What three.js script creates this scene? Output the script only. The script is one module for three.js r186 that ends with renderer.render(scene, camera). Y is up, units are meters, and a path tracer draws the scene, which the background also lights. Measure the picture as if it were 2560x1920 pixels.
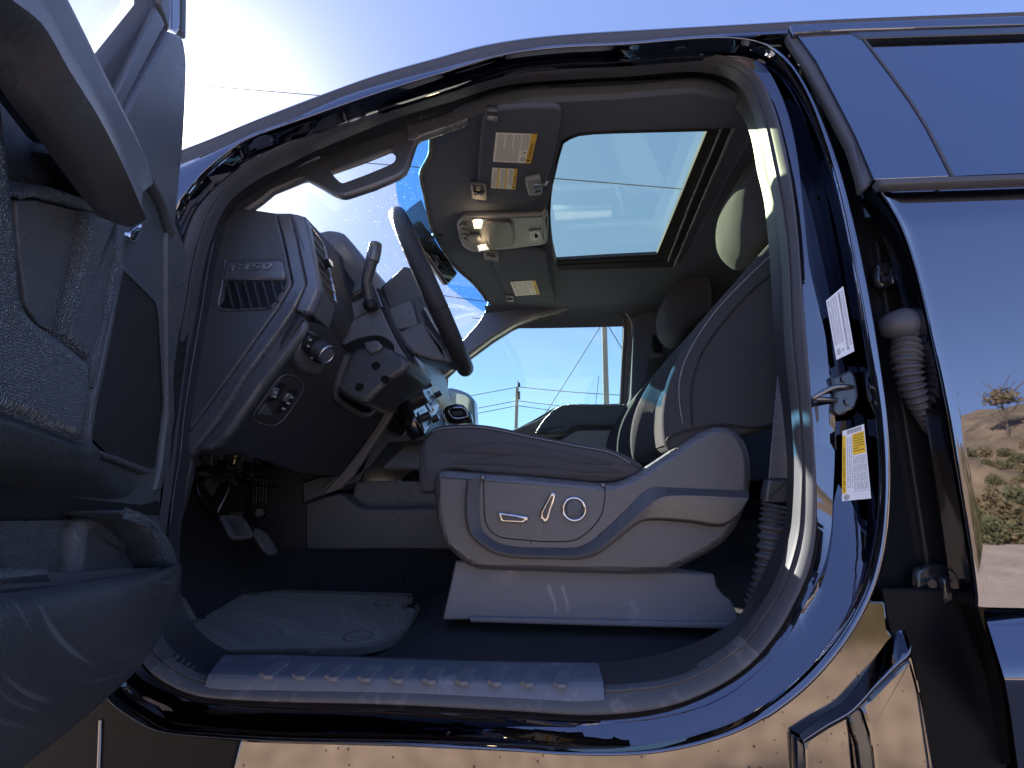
import * as THREE from 'three';
import { mergeGeometries, mergeVertices, toCreasedNormals } from 'three/addons/utils/BufferGeometryUtils.js';
import { RoundedBoxGeometry } from 'three/addons/geometries/RoundedBoxGeometry.js';
import { TextGeometry } from 'three/addons/geometries/TextGeometry.js';
import { FontLoader } from 'three/addons/loaders/FontLoader.js';
import { ImprovedNoise } from 'three/addons/math/ImprovedNoise.js';

// ------------------------------------------------------------------ camera, sky, sun, exposure
const scene = new THREE.Scene();
const PW = 2560, PH = 1920, FOCAL = 1250;
const camera = new THREE.PerspectiveCamera(2 * Math.atan(PH / 2 / FOCAL) * 180 / Math.PI, 4 / 3, 0.02, 900);
camera.position.set(0, 0.95, 0.82);
camera.rotation.order = 'YXZ';
const PITCH = Math.atan(255 / FOCAL), YAW = Math.atan(110 * Math.cos(PITCH) / FOCAL);
camera.rotation.set(PITCH, YAW, 0);
camera.updateMatrixWorld();
scene.add(camera);
const renderer = new THREE.WebGLRenderer({ antialias: true });
renderer.setSize(1024, 768);
renderer.toneMapping = THREE.LinearToneMapping;
renderer.toneMappingExposure = 3.6;
renderer.shadowMap.enabled = true;

const V = (x, y, z) => new THREE.Vector3(x, y, z);
const CAM = camera.position.clone();
const rayDir = (px, py) => V((px - PW / 2) / FOCAL, (PH / 2 - py) / FOCAL, -1).applyQuaternion(camera.quaternion);
const SUN = rayDir(497, 340).normalize();

{ // clear winter sky: blue overhead, paler low down, white glow round the sun
  const w = 1024, h = 512, d = new Float32Array(w * h * 4);
  for (let j = 0; j < h; j++) for (let i = 0; i < w; i++) {
    const el = ((j + .5) / h - .5) * Math.PI, az = ((i + .5) / w - .5) * 2 * Math.PI;
    const x = Math.cos(az) * Math.cos(el), z = Math.sin(az) * Math.cos(el), y = Math.sin(el);
    const e = Math.max(0, y), t = Math.pow(1 - e, 4);
    let r = .09 + .3 * t, g = .15 + .45 * t, b = .365 + .66 * t;
    const c = x * SUN.x + y * SUN.y + z * SUN.z, a = Math.acos(Math.min(1, Math.max(-1, c))) * 180 / Math.PI;
    const g1 = 2.4 * Math.exp(-a / 4.4), g2 = .15 * Math.exp(-a / 11), g3 = .12 * Math.exp(-a / 36);
    r += g1 * 1.0 + g2 * .98 + g3 * .9; g += g1 * .93 + g2 * .93 + g3 * .95; b += g1 * .72 + g2 * .8 + g3 * 1.0;
    if (y < 0) { const k = Math.min(1, -y * 8); r = r * (1 - k) + .2 * k; g = g * (1 - k) + .16 * k; b = b * (1 - k) + .12 * k; }
    const o = (j * w + i) * 4, sk = .63; d[o] = r * sk; d[o + 1] = g * sk; d[o + 2] = b * sk; d[o + 3] = 1;
  }
  const sky = new THREE.DataTexture(d, w, h, THREE.RGBAFormat, THREE.FloatType);
  sky.mapping = THREE.EquirectangularReflectionMapping; sky.magFilter = THREE.LinearFilter; sky.minFilter = THREE.LinearFilter;
  sky.needsUpdate = true;
  scene.background = sky; scene.environment = sky;
}
const sun = new THREE.DirectionalLight(new THREE.Color(1, .93, .82), 5);
sun.position.copy(SUN).multiplyScalar(30); sun.target.position.set(0, 1, -.5);
sun.castShadow = true; sun.shadow.mapSize.set(4096, 4096);
Object.assign(sun.shadow.camera, { left: -8, right: 8, top: 8, bottom: -8, near: 1, far: 80 });
scene.add(sun, sun.target);

// ------------------------------------------------------------------ helpers
let seed = 7;
const rnd = () => { seed = (seed * 1664525 + 1013904223) >>> 0; return seed / 4294967296; };
const rr = (a, b) => a + (b - a) * rnd();
const noise = new ImprovedNoise();
const plane = (o, n) => ({ o, n: n.clone().normalize() });
const hit = (px, py, pl) => { const d = rayDir(px, py); return CAM.clone().addScaledVector(d, pl.o.clone().sub(CAM).dot(pl.n) / d.dot(pl.n)); };
const zPlane = z => plane(V(0, 0, z), V(0, 0, 1));
const yPlane = y => plane(V(0, y, 0), V(0, 1, 0));
const at = (px, py, z) => hit(px, py, zPlane(z));
const plane3 = (a, b, c) => plane(a, b.clone().sub(a).cross(c.clone().sub(a)));
const lift = (pl, d) => { const n = pl.n.clone(); if (n.dot(CAM.clone().sub(pl.o)) < 0) n.negate(); return plane(pl.o.clone().addScaledVector(n, d), n); };
// the side of the cab: upright below the belt, leaning inwards above it
const YB = 1.5, LEAN = .25;
const side = (px, py, dz) => { const p = at(px, py, dz); if (p.y <= YB) return p; return hit(px, py, plane(V(0, YB, dz), V(0, LEAN, 1))); };
const curve = (pts, closed) => new THREE.CatmullRomCurve3(pts, closed, 'centripetal');
const sample = (pts, n, closed) => { const c = curve(pts, closed); c.arcLengthDivisions = 400; const o = c.getSpacedPoints(n); if (closed) o.pop(); return o; };

function grid(rows, closed, creaseDeg) { // rows of points, all of one length
  const nr = rows.length, nc = rows[0].length, pos = [], uv = [], idx = [];
  const cc = closed ? nc + 1 : nc;
  const us = []; let acc = 0;
  const mid = rows[nr >> 1];
  for (let j = 0; j < cc; j++) { if (j) acc += mid[j % nc].distanceTo(mid[j - 1]); us.push(acc); }
  let v = 0;
  for (let i = 0; i < nr; i++) {
    if (i) v += rows[i][0].distanceTo(rows[i - 1][0]);
    for (let j = 0; j < cc; j++) { const p = rows[i][j % nc]; pos.push(p.x, p.y, p.z); uv.push(us[j], v); }
  }
  for (let i = 0; i < nr - 1; i++) for (let j = 0; j < cc - 1; j++) { const a = i * cc + j; idx.push(a, a + 1, a + cc, a + 1, a + cc + 1, a + cc); }
  let g = new THREE.BufferGeometry();
  g.setAttribute('position', new THREE.Float32BufferAttribute(pos, 3)); g.setAttribute('uv', new THREE.Float32BufferAttribute(uv, 2)); g.setIndex(idx);
  g.computeVertexNormals();
  if (closed) { // one normal along the seam
    const n = g.attributes.normal;
    for (let i = 0; i < nr; i++) { const a = i * cc, b = a + cc - 1, s = V(n.getX(a) + n.getX(b), n.getY(a) + n.getY(b), n.getZ(a) + n.getZ(b)).normalize(); n.setXYZ(a, s.x, s.y, s.z); n.setXYZ(b, s.x, s.y, s.z); }
  }
  if (creaseDeg) g = toCreasedNormals(g, creaseDeg * Math.PI / 180);
  return g;
}
function flatten(pts, pl) { // pixel or world points into a plane's own metres
  let n = pl.n.clone(); if (n.dot(CAM.clone().sub(pl.o)) < 0) n.negate();
  const up = Math.abs(n.y) > .9 ? V(0, 0, -1) : V(0, 1, 0), u = up.clone().cross(n).normalize(), v = n.clone().cross(u);
  const to2 = p => { const w = (p.isVector3 ? p : hit(p[0], p[1], pl)).clone().sub(pl.o); return new THREE.Vector2(w.dot(u), w.dot(v)); };
  return { u, v, n, to2, m: new THREE.Matrix4().makeBasis(u, v, n).setPosition(pl.o), p2: pts.map(to2) };
}
function roundPoly(p, r) {
  const out = [], k = p.length;
  for (let i = 0; i < k; i++) {
    const a = p[(i + k - 1) % k], b = p[i], c = p[(i + 1) % k], la = a.distanceTo(b), lc = c.distanceTo(b), q = Math.min(r, la * .45, lc * .45);
    const s = b.clone().lerp(a, q / la), e = b.clone().lerp(c, q / lc);
    for (let t = 0; t <= 4; t++) { const w = t / 4; out.push(new THREE.Vector2((1 - w) * (1 - w) * s.x + 2 * w * (1 - w) * b.x + w * w * e.x, (1 - w) * (1 - w) * s.y + 2 * w * (1 - w) * b.y + w * w * e.y)); }
  }
  return out;
}
const smooth2 = (p, k = 5) => { const c = curve(p.map(q => V(q.x, q.y, 0)), true), o = c.getPoints(p.length * k); o.pop(); return o.map(q => new THREE.Vector2(q.x, q.y)); };
const shape2 = (p, o) => o.smooth ? smooth2(p) : o.round ? roundPoly(p, o.round) : p;
// a solid piece whose front face lies on the plane; o: t thickness, b bevel, round, smooth, holes
function plate(pts, pl, o = {}) {
  const f = flatten(pts, pl), t = o.t ?? .01, b = Math.min(o.b ?? .002, t * .5);
  const sh = new THREE.Shape(shape2(f.p2, o));
  for (const h of o.holes ?? []) sh.holes.push(new THREE.Path(shape2(h.map(f.to2), { smooth: o.holeSmooth, round: o.holeRound })));
  let g = new THREE.ExtrudeGeometry(sh, { depth: t - b * (o.back ? 1 : 2) > 0 ? t - 2 * b : .0005, bevelEnabled: b > 0, bevelSize: b, bevelThickness: b, bevelOffset: -b, bevelSegments: o.bs ?? 3, curveSegments: 6 });
  g.translate(0, 0, -(t - b));
  if (b > .0025) { // rounded edges shade smoothly, flat faces stay flat
    g = toCreasedNormals(g, .9); const p = g.attributes.position, n = g.attributes.normal, A = V(0, 0, 0), B = V(0, 0, 0), Cc = V(0, 0, 0);
    for (let i = 0; i < p.count; i += 3) { A.fromBufferAttribute(p, i); B.fromBufferAttribute(p, i + 1); Cc.fromBufferAttribute(p, i + 2); B.sub(A); Cc.sub(A); B.cross(Cc).normalize(); if (Math.abs(B.z) > .9999) for (let k = 0; k < 3; k++) n.setXYZ(i + k, 0, 0, Math.sign(B.z)); }
  }
  g.applyMatrix4(f.m);
  return g;
}
function decal(pts4, pl) { // quad with uv 0..1: corners in order bottom-left, bottom-right, top-right, top-left of the print
  const q = pts4.map(p => p.isVector3 ? p : hit(p[0], p[1], pl)), g = new THREE.BufferGeometry();
  const N = 6, pos = [], uv = [], idx = [];
  for (let i = 0; i <= N; i++) for (let j = 0; j <= N; j++) { const s = j / N, t = i / N, a = q[0].clone().lerp(q[1], s), b = q[3].clone().lerp(q[2], s), p = a.lerp(b, t); pos.push(p.x, p.y, p.z); uv.push(s, t); }
  for (let i = 0; i < N; i++) for (let j = 0; j < N; j++) { const a = i * (N + 1) + j; idx.push(a, a + 1, a + N + 1, a + 1, a + N + 2, a + N + 1); }
  g.setAttribute('position', new THREE.Float32BufferAttribute(pos, 3)); g.setAttribute('uv', new THREE.Float32BufferAttribute(uv, 2)); g.setIndex(idx); g.computeVertexNormals();
  return g;
}
const tube = (pts, r, closed = false, n = 0, k = 10) => new THREE.TubeGeometry(curve(pts, closed), n || pts.length * 8, r, k, closed);
// a tube whose radius changes along it, with rounded ends
function taperTube(pts, radii, k = 14, n = 24, squash = 1) {
  const c = curve(pts), fr = c.computeFrenetFrames(n, false), rows = [];
  const ring = (p, i, r) => { const a = []; for (let q = 0; q < k; q++) { const w = q / k * Math.PI * 2; a.push(p.clone().addScaledVector(fr.normals[i], Math.cos(w) * r * squash).addScaledVector(fr.binormals[i], Math.sin(w) * r)); } return a; };
  const R = t => { const x = t * (radii.length - 1), i = Math.min(radii.length - 2, Math.floor(x)); return radii[i] + (radii[i + 1] - radii[i]) * (x - i); };
  const p0 = c.getPoint(0), t0 = fr.tangents[0], r0 = R(0), p1 = c.getPoint(1), t1 = fr.tangents[n], r1 = R(1);
  for (const w of [.001, .4, .75, .95]) rows.push(ring(p0.clone().addScaledVector(t0, -r0 * .5 * Math.cos(w * Math.PI / 2)), 0, r0 * Math.sin(w * Math.PI / 2)));
  for (let i = 0; i <= n; i++) rows.push(ring(c.getPoint(i / n), i, R(i / n)));
  for (const w of [.95, .75, .4, .001]) rows.push(ring(p1.clone().addScaledVector(t1, r1 * .5 * Math.cos(w * Math.PI / 2)), n, r1 * Math.sin(w * Math.PI / 2)));
  return grid(rows, true);
}
const box = (w, h, d, r = .003) => new RoundedBoxGeometry(w, h, d, 2, Math.min(r, w / 2.1, h / 2.1, d / 2.1));
function orient(g, pos, zAxis, upHint = V(0, 1, 0)) { const z = zAxis.clone().normalize(), x = upHint.clone().cross(z).normalize(), y = z.clone().cross(x); return g.applyMatrix4(new THREE.Matrix4().makeBasis(x, y, z).setPosition(pos)); }
const cyl = (p, axis, r, len, k = 28, r2 = r) => { const g = new THREE.CylinderGeometry(r2, r, len, k); g.rotateX(Math.PI / 2); return orient(g, p.clone().addScaledVector(axis.clone().normalize(), len / 2), axis, Math.abs(axis.clone().normalize().y) > .9 ? V(1, 0, 0) : V(0, 1, 0)); };
function merge(list) {
  list = list.map(g => { const q = g.index ? g.toNonIndexed() : g.clone(); for (const k of Object.keys(q.attributes)) if (!['position', 'normal', 'uv'].includes(k)) q.deleteAttribute(k); if (!q.attributes.uv) q.setAttribute('uv', new THREE.Float32BufferAttribute(new Float32Array(q.attributes.position.count * 2), 2)); return q; });
  return mergeGeometries(list);
}
const taken = {};
const numbered = n => { const k = taken[n] = (taken[n] ?? -1) + 1; return k ? n + '_' + String(k).padStart(3, '0') : n; };
const origin = new Map();
function thing(name, label, category, base = V(0, 0, 0), group) { const o = new THREE.Group(); o.name = numbered(name); o.position.copy(base); o.userData = { label, category }; if (group) o.userData.group = group; scene.add(o); origin.set(o, base.clone()); return o; }
function part(name, geo, mat, parent, label) { // geometry in world metres, moved about its own middle
  const g = Array.isArray(geo) ? merge(geo) : geo;
  g.computeBoundingBox(); const c = g.boundingBox.getCenter(V(0, 0, 0));
  g.translate(-c.x, -c.y, -c.z);
  const m = new THREE.Mesh(g, mat); m.name = parent === scene ? numbered(name) : name; m.castShadow = m.receiveShadow = true;
  m.position.copy(c).sub(origin.get(parent) ?? V(0, 0, 0)); origin.set(m, c);
  if (label) m.userData.label = label;
  parent.add(m); return m;
}
const tag = (m, label, category, group) => { Object.assign(m.userData, { label, category }); if (group) m.userData.group = group; return m; };

// ------------------------------------------------------------------ textures and materials
function dataTex(n, f, rep, srgb) {
  const d = new Uint8Array(n * n * 4);
  for (let j = 0; j < n; j++) for (let i = 0; i < n; i++) { const c = f(i / n, j / n), o = (j * n + i) * 4; for (let k = 0; k < 3; k++) d[o + k] = Math.max(0, Math.min(255, (Array.isArray(c) ? c[k] : c) * 255)); d[o + 3] = 255; }
  const t = new THREE.DataTexture(d, n, n); t.wrapS = t.wrapT = THREE.RepeatWrapping; t.magFilter = THREE.LinearFilter; t.minFilter = THREE.LinearMipmapLinearFilter; t.generateMipmaps = true;
  if (rep) t.repeat.set(1 / rep, 1 / rep); if (srgb) t.colorSpace = THREE.SRGBColorSpace; t.needsUpdate = true; return t;
}
const tn = (u, v, f, z = 0) => { // tiling noise
  const a = noise.noise(u * f, v * f, z), b = noise.noise((u - 1) * f, v * f, z), c = noise.noise(u * f, (v - 1) * f, z), d = noise.noise((u - 1) * f, (v - 1) * f, z);
  return (a * (1 - u) + b * u) * (1 - v) + (c * (1 - u) + d * u) * v;
};
function cellTex(n, cells, rep) { // leather grain: rounded cells with creases
  const P = []; for (let i = 0; i < cells; i++) for (let j = 0; j < cells; j++) P.push([(i + rr(.1, .9)) / cells, (j + rr(.1, .9)) / cells]);
  return dataTex(n, (u, v) => {
    const ci = Math.floor(u * cells), cj = Math.floor(v * cells); let d1 = 9, d2 = 9;
    for (let a = -1; a <= 1; a++) for (let b = -1; b <= 1; b++) { const i = (ci + a + cells) % cells, j = (cj + b + cells) % cells, p = P[i * cells + j]; let dx = Math.abs(p[0] - u), dy = Math.abs(p[1] - v); if (dx > .5) dx = 1 - dx; if (dy > .5) dy = 1 - dy; const d = Math.hypot(dx, dy * 1.25) * cells; if (d < d1) { d2 = d1; d1 = d; } else if (d < d2) d2 = d; }
    return Math.min(1, (d2 - d1) * 1.7);
  }, rep);
}
const grain = cellTex(512, 28, .075), fineGrain = cellTex(512, 40, .045);
const weave = dataTex(256, (u, v) => .5 + .25 * Math.sin(u * 2 * Math.PI * 24) * Math.sin(v * 2 * Math.PI * 24) + .25 * Math.sin((u + v) * 2 * Math.PI * 24), .04);
const fuzz = dataTex(512, (u, v) => .5 + .5 * tn(u, v, 60) + .25 * tn(u, v, 140, 3), .12);
const smudge = dataTex(512, (u, v) => { const k = .9 + .16 * tn(u, v, 4) + .1 * tn(u, v, 15, 4) + .05 * tn(u, v, 50, 8); return [1, Math.max(.25, Math.min(1, k)), 1]; }, .45);
const dustMap = (base, dust, amount, rep, f = 6) => dataTex(512, (u, v) => {
  let k = tn(u, v, f) * .9 + tn(u, v, f * 3.5, 5) * .5 + tn(u, v, f * 12, 9) * .35; k = Math.max(0, Math.min(1, (k + amount)));
  return base.map((b, i) => Math.pow(b * (1 - k) + dust[i] * k, 1 / 2.2));
}, rep, true);
const lin = (r, g, b) => new THREE.Color().setRGB(r, g, b);
const std = (c, rough, o = {}) => new THREE.MeshStandardMaterial({ color: lin(...c), roughness: rough, side: THREE.DoubleSide, ...o });
const phys = (c, rough, o = {}) => new THREE.MeshPhysicalMaterial({ color: lin(...c), roughness: rough, side: THREE.DoubleSide, ...o });
const specks = dataTex(512, (u, v) => { const a = tn(u, v, 45, 2), b = tn(u, v, 9, 6); return .03 + Math.max(0, a - .3) * 2.6 + Math.max(0, b) * .06; }, .4);
const M = {
  frame: phys([.17, .17, .2], .02, { metalness: 1 }),
  paint: phys([.23, .23, .265], .018, { metalness: 1 }),
  paintDusty: phys([.23, .22, .22], .1, { metalness: 1 }),
  jamb: phys([.022, .023, .028], .14, { clearcoat: 1, clearcoatRoughness: .04 }),
  plastic: phys([.085, .087, .1], .33, { ior: 2, bumpMap: fineGrain, bumpScale: .00018, roughnessMap: smudge }),
  plasticSmooth: phys([.11, .113, .13], .3, { ior: 2, roughnessMap: smudge }),
  plasticDark: phys([.032, .032, .038], .36, { ior: 1.85, bumpMap: fineGrain, bumpScale: .00015 }),
  shield: phys([.078, .074, .076], .34, { ior: 2, bumpMap: fineGrain, bumpScale: .00018, roughnessMap: smudge }),
  doorPlastic: phys([.105, .107, .118], .32, { ior: 2, bumpMap: fineGrain, bumpScale: .0003, roughnessMap: smudge }),
  soft: phys([.088, .1, .11], .32, { ior: 2.05, bumpMap: grain, bumpScale: .0014 }),
  wheel: std([.028, .028, .033], .38, { bumpMap: fineGrain, bumpScale: .0002 }),
  softDark: std([.05, .055, .064], .5, { bumpMap: grain, bumpScale: .0005 }),
  black: std([.012, .012, .014], .5),
  pit: std([.004, .004, .005], .9),
  gloss: phys([.014, .014, .017], .08, { clearcoat: 1, clearcoatRoughness: .02 }),
  rubber: std([.085, .084, .095], .48, { bumpMap: fuzz, bumpScale: .0001 }),
  rubberDusty: std([.12, .115, .115], .75, { map: null }),
  cloth: std([.06, .06, .066], .95, { bumpMap: weave, bumpScale: .0004 }),
  clothSide: phys([.062, .061, .067], .62, { bumpMap: weave, bumpScale: .0002, sheen: .4, sheenRoughness: .5 }),
  clothRib: std([.075, .07, .065], .95, { bumpMap: weave, bumpScale: .0005 }),
  headliner: std([.078, .088, .115], .98, { bumpMap: fuzz, bumpScale: .0003 }),
  carpet: std([1, 1, 1], 1, { bumpMap: fuzz, bumpScale: .003, map: null }),
  chrome: std([.72, .72, .74], .12, { metalness: 1 }),
  satin: std([.34, .34, .36], .3, { metalness: 1 }),
  steel: std([.3, .29, .28], .35, { metalness: 1 }),
  gold: std([.5, .38, .2], .3, { metalness: 1 }),
  stitch: std([.42, .42, .46], .8),
  glass: phys([.87, .92, .97], 0, { transmission: 1, thickness: 0, ior: 1.45 }),
  winTint: phys([.86, .98, .94], 0, { transmission: 1, thickness: 0, ior: 1.4 }),
  shade: phys([.2, .56, .92], 0, { transmission: 1, thickness: 0, ior: 1.4 }),
  roofGlass: phys([.88, .97, .82], 0, { transmission: 1, thickness: 0, ior: 1.45 }),
  darkGlass: phys([.25, .265, .31], .02, { metalness: 1 }),
};
M.carpet.map = dataTex(512, (u, v) => { const k = .034 + .022 * tn(u, v, 60) + .016 * tn(u, v, 150, 4) + (tn(u, v, 70, 11) > .62 ? .14 : 0); return [k, k, k * 1.15].map(x => Math.pow(Math.max(.004, x), 1 / 2.2)); }, .35, true);
M.mat = std([1, 1, 1], .7, { map: dustMap([.105, .097, .09], [.56, .51, .46], -.12, .4, 5) });
M.sillRubber = std([1, 1, 1], .7, { map: dustMap([.13, .126, .13], [.5, .47, .43], -.1, .6, 4) });
M.scuff = phys([.8, .8, .82], .36, { ior: 1.7, map: dustMap([.2, .222, .27], [.52, .52, .55], -.15, .5, 7), bumpMap: fineGrain, bumpScale: .0002 });
M.pocket = phys([.85, .85, .85], .36, { ior: 1.75, map: dustMap([.095, .107, .12], [.3, .3, .32], -.22, .45, 6), bumpMap: grain, bumpScale: .0006 });
M.seatBase = std([1, 1, 1], .55, { map: dustMap([.2, .2, .222], [.4, .4, .43], -.25, .5, 5), bumpMap: fineGrain, bumpScale: .00015 });
{ // mud spots dried on the sill paint
  const c = []; for (let i = 0; i < 420; i++) c.push([rnd(), rnd(), rr(.0012, .0042)]);
  const G_ = 24, cell = Array.from({ length: G_ * G_ }, () => []); for (const q of c) for (let a = -1; a <= 1; a++) for (let b = -1; b <= 1; b++) cell[((Math.floor(q[0] * G_) + a + G_) % G_) * G_ + (Math.floor(q[1] * G_) + b + G_) % G_].push(q);
  M.paintDusty.map = dataTex(1024, (u, v) => { let k = 1; for (const q of cell[Math.floor(u * G_) * G_ + Math.floor(v * G_)]) { let dx = Math.abs(q[0] - u), dy = Math.abs(q[1] - v); dx = Math.min(dx, 1 - dx); dy = Math.min(dy, 1 - dy); const d = Math.hypot(dx, dy); if (d < q[2]) k = Math.min(k, .45 + .4 * d / q[2]); } k *= .92 + .16 * tn(u, v, 20, 2); return [k, k * .97, k * .93]; }, .6, true);
}
{ // scuffs on the door pocket: long slanting scratches over dusty grain
  M.pocket.map = dataTex(1024, (u, v) => { const a = u * .78 - v * .62, b = u * .62 + v * .78; let k = .1 + .05 * tn(u, v, 9, 2); const sc = noise.noise(a * 190, b * 7, 1), m = noise.noise(a * 9, b * 5, 4) + .2; if (sc > .33 && m > 0) k += (sc - .33) * 1.1 * m; return [k * .92, k, k * 1.1].map(x => Math.pow(Math.max(.01, x), 1 / 2.2)); }, 1.1, true);
}
M.satinTrim = phys([.17, .18, .225], .32, { ior: 1.9 });
M.scuffPad = std([.2, .205, .225], .5, { bumpMap: fineGrain, bumpScale: .0002 });
M.dust = phys([.85, .88, .95], 1, { alphaMap: specks, transparent: true, transmission: .5, thickness: 0, depthWrite: false });

// ------------------------------------------------------------------ the truck
const truck = thing('pickup_truck', 'black crew cab pickup truck with its driver door wide open', 'pickup truck', V(.2, 0, -.95));
const P = (name, geo, mat, parent = truck, label) => part(name, geo, mat, parent, label);

// --- rings round the door opening, from the lower front corner along the sill, up the rear pillar, back along the roof
const S = [[361, 1662], [410, 1703], [492, 1740], [600, 1751], [727, 1757], [946, 1762], [1279, 1779], [1498, 1790], [1688, 1763], [1846, 1686], [1940, 1590], [1991, 1499], [2023, 1427], [2039, 1340], [2042, 1260], [2035, 1117], [2027, 998], [2015, 839], [2003, 700], [1990, 540], [1965, 379], [1930, 255], [1895, 190], [1854, 163], [1809, 144], [1718, 139], [1560, 149], [1439, 154], [1258, 174], [1100, 221], [941, 274], [820, 318], [655, 388], [583, 422], [514, 490], [480, 540], [462, 600], [450, 660], [440, 760], [425, 900], [405, 1100], [370, 1350], [340, 1520], [338, 1610]];
const L4 = [[389, 1630], [449, 1675], [518, 1702], [727, 1707], [1100, 1713], [1294, 1722], [1511, 1722], [1710, 1695], [1846, 1614], [1905, 1540], [1951, 1467], [1991, 1340], [1998, 1260], [2001, 1157], [1991, 998], [1976, 839], [1968, 640], [1950, 500], [1931, 415], [1910, 311], [1888, 243], [1865, 194], [1820, 167], [1741, 156], [1560, 169], [1439, 176], [1258, 194], [1100, 239], [977, 276], [887, 312], [760, 367], [709, 392], [619, 436], [547, 499], [503, 600], [485, 672], [470, 763], [458, 826], [443, 900], [425, 1050], [395, 1300], [370, 1480], [365, 1570]];
const L5 = [[451, 1568], [529, 1633], [578, 1650], [697, 1647], [1100, 1661], [1294, 1665], [1416, 1668], [1575, 1665], [1733, 1627], [1792, 1600], [1860, 1555], [1925, 1440], [1970, 1340], [1982, 1290], [1987, 1177], [1976, 1038], [1956, 879], [1942, 660], [1924, 477], [1908, 415], [1888, 311], [1865, 262], [1840, 235], [1815, 212], [1741, 196], [1560, 210], [1326, 214], [1236, 228], [1160, 263], [1013, 307], [959, 327], [850, 363], [745, 408], [601, 490], [579, 508], [537, 600], [521, 672], [507, 763], [483, 900], [460, 1050], [451, 1148], [440, 1204], [429, 1287], [420, 1400], [425, 1500]];
const L3 = [[340, 1690], [400, 1722], [490, 1757], [600, 1768], [727, 1773], [946, 1778], [1279, 1795], [1498, 1808], [1700, 1783], [1823, 1735], [1959, 1609], [2019, 1500], [2060, 1420], [2080, 1330], [2084, 1260], [2091, 1110], [2085, 1020], [2075, 918], [2067, 839], [2047, 759], [2023, 660], [2012, 557], [1995, 398], [1976, 302], [1944, 215], [1915, 165], [1870, 138], [1810, 128], [1718, 127], [1560, 138], [1439, 144], [1258, 163], [1100, 209], [941, 262], [820, 308], [670, 376], [547, 437], [507, 472], [474, 508], [452, 575], [440, 660], [428, 760], [412, 900], [390, 1100], [355, 1350], [322, 1520], [318, 1630]];
const G = [[285, 1739], [349, 1784], [399, 1814], [540, 1830], [697, 1839], [1000, 1846], [1294, 1859], [1416, 1867], [1642, 1860], [1823, 1812], [1920, 1758], [2004, 1690], [2065, 1622], [2118, 1545], [2160, 1455], [2184, 1360], [2194, 1260], [2195, 1150], [2187, 1040], [2172, 930], [2155, 820], [2136, 710], [2113, 580], [2085, 457], [2050, 345], [2008, 240], [1958, 160], [1900, 118], [1831, 106], [1763, 106], [1560, 122], [1394, 130], [1258, 148], [1100, 195], [955, 240], [782, 300], [637, 352], [612, 363], [507, 448], [455, 520], [430, 600], [415, 760], [395, 900], [370, 1100], [330, 1350], [280, 1520], [262, 1660]];
const NR = 420;
// walk each ring by angle round the middle of the opening so that the rings keep step
function ring(px, dz, off) {
  const c = curve(px.map(p => V(p[0], p[1], 0)), true).getPoints(1600), cx = 1240, cy = 980, A = [];
  for (const p of c) A.push([Math.atan2(-(p.y - cy), p.x - cx), p]);
  A.sort((a, b) => a[0] - b[0]);
  const out = [];
  for (let i = 0; i < NR; i++) {
    const a = -Math.PI + (i + .5) / NR * 2 * Math.PI; let lo = 0, hi = A.length;
    while (lo < hi) { const m = (lo + hi) >> 1; A[m][0] < a ? lo = m + 1 : hi = m; }
    const q = A[lo % A.length], p = A[(lo + A.length - 1) % A.length]; let da = q[0] - p[0]; if (da < 0) da += 2 * Math.PI; let k = a - p[0]; if (k < 0) k += 2 * Math.PI;
    const m = p[1].clone().lerp(q[1], da > 1e-9 ? Math.min(1, k / da) : 0);
    out.push(m);
  }
  for (let k = 0; k < 3; k++) { const c2 = out.map(p => p.clone()); out.forEach((p, i) => p.copy(c2[(i + NR - 1) % NR]).add(c2[(i + 1) % NR]).multiplyScalar(.25).addScaledVector(c2[i], .5)); }
  if (off) for (const m of out) { const dx = m.x - cx, dy = m.y - cy, l = Math.hypot(dx, dy), k = off(m.x, m.y); m.x += dx / l * k; m.y += dy / l * k; }
  return out.map(m => side(m.x, m.y, dz));
}
const mixRows = (a, b, t, off = V(0, 0, 0)) => a.map((p, i) => p.clone().lerp(b[i], t).add(off));
const rS = ring(S, -.038), r4 = ring(L4, -.055), r5 = ring(L5, -.14), r3 = ring(L3, -.03), rG = ring(G, 0);
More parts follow.
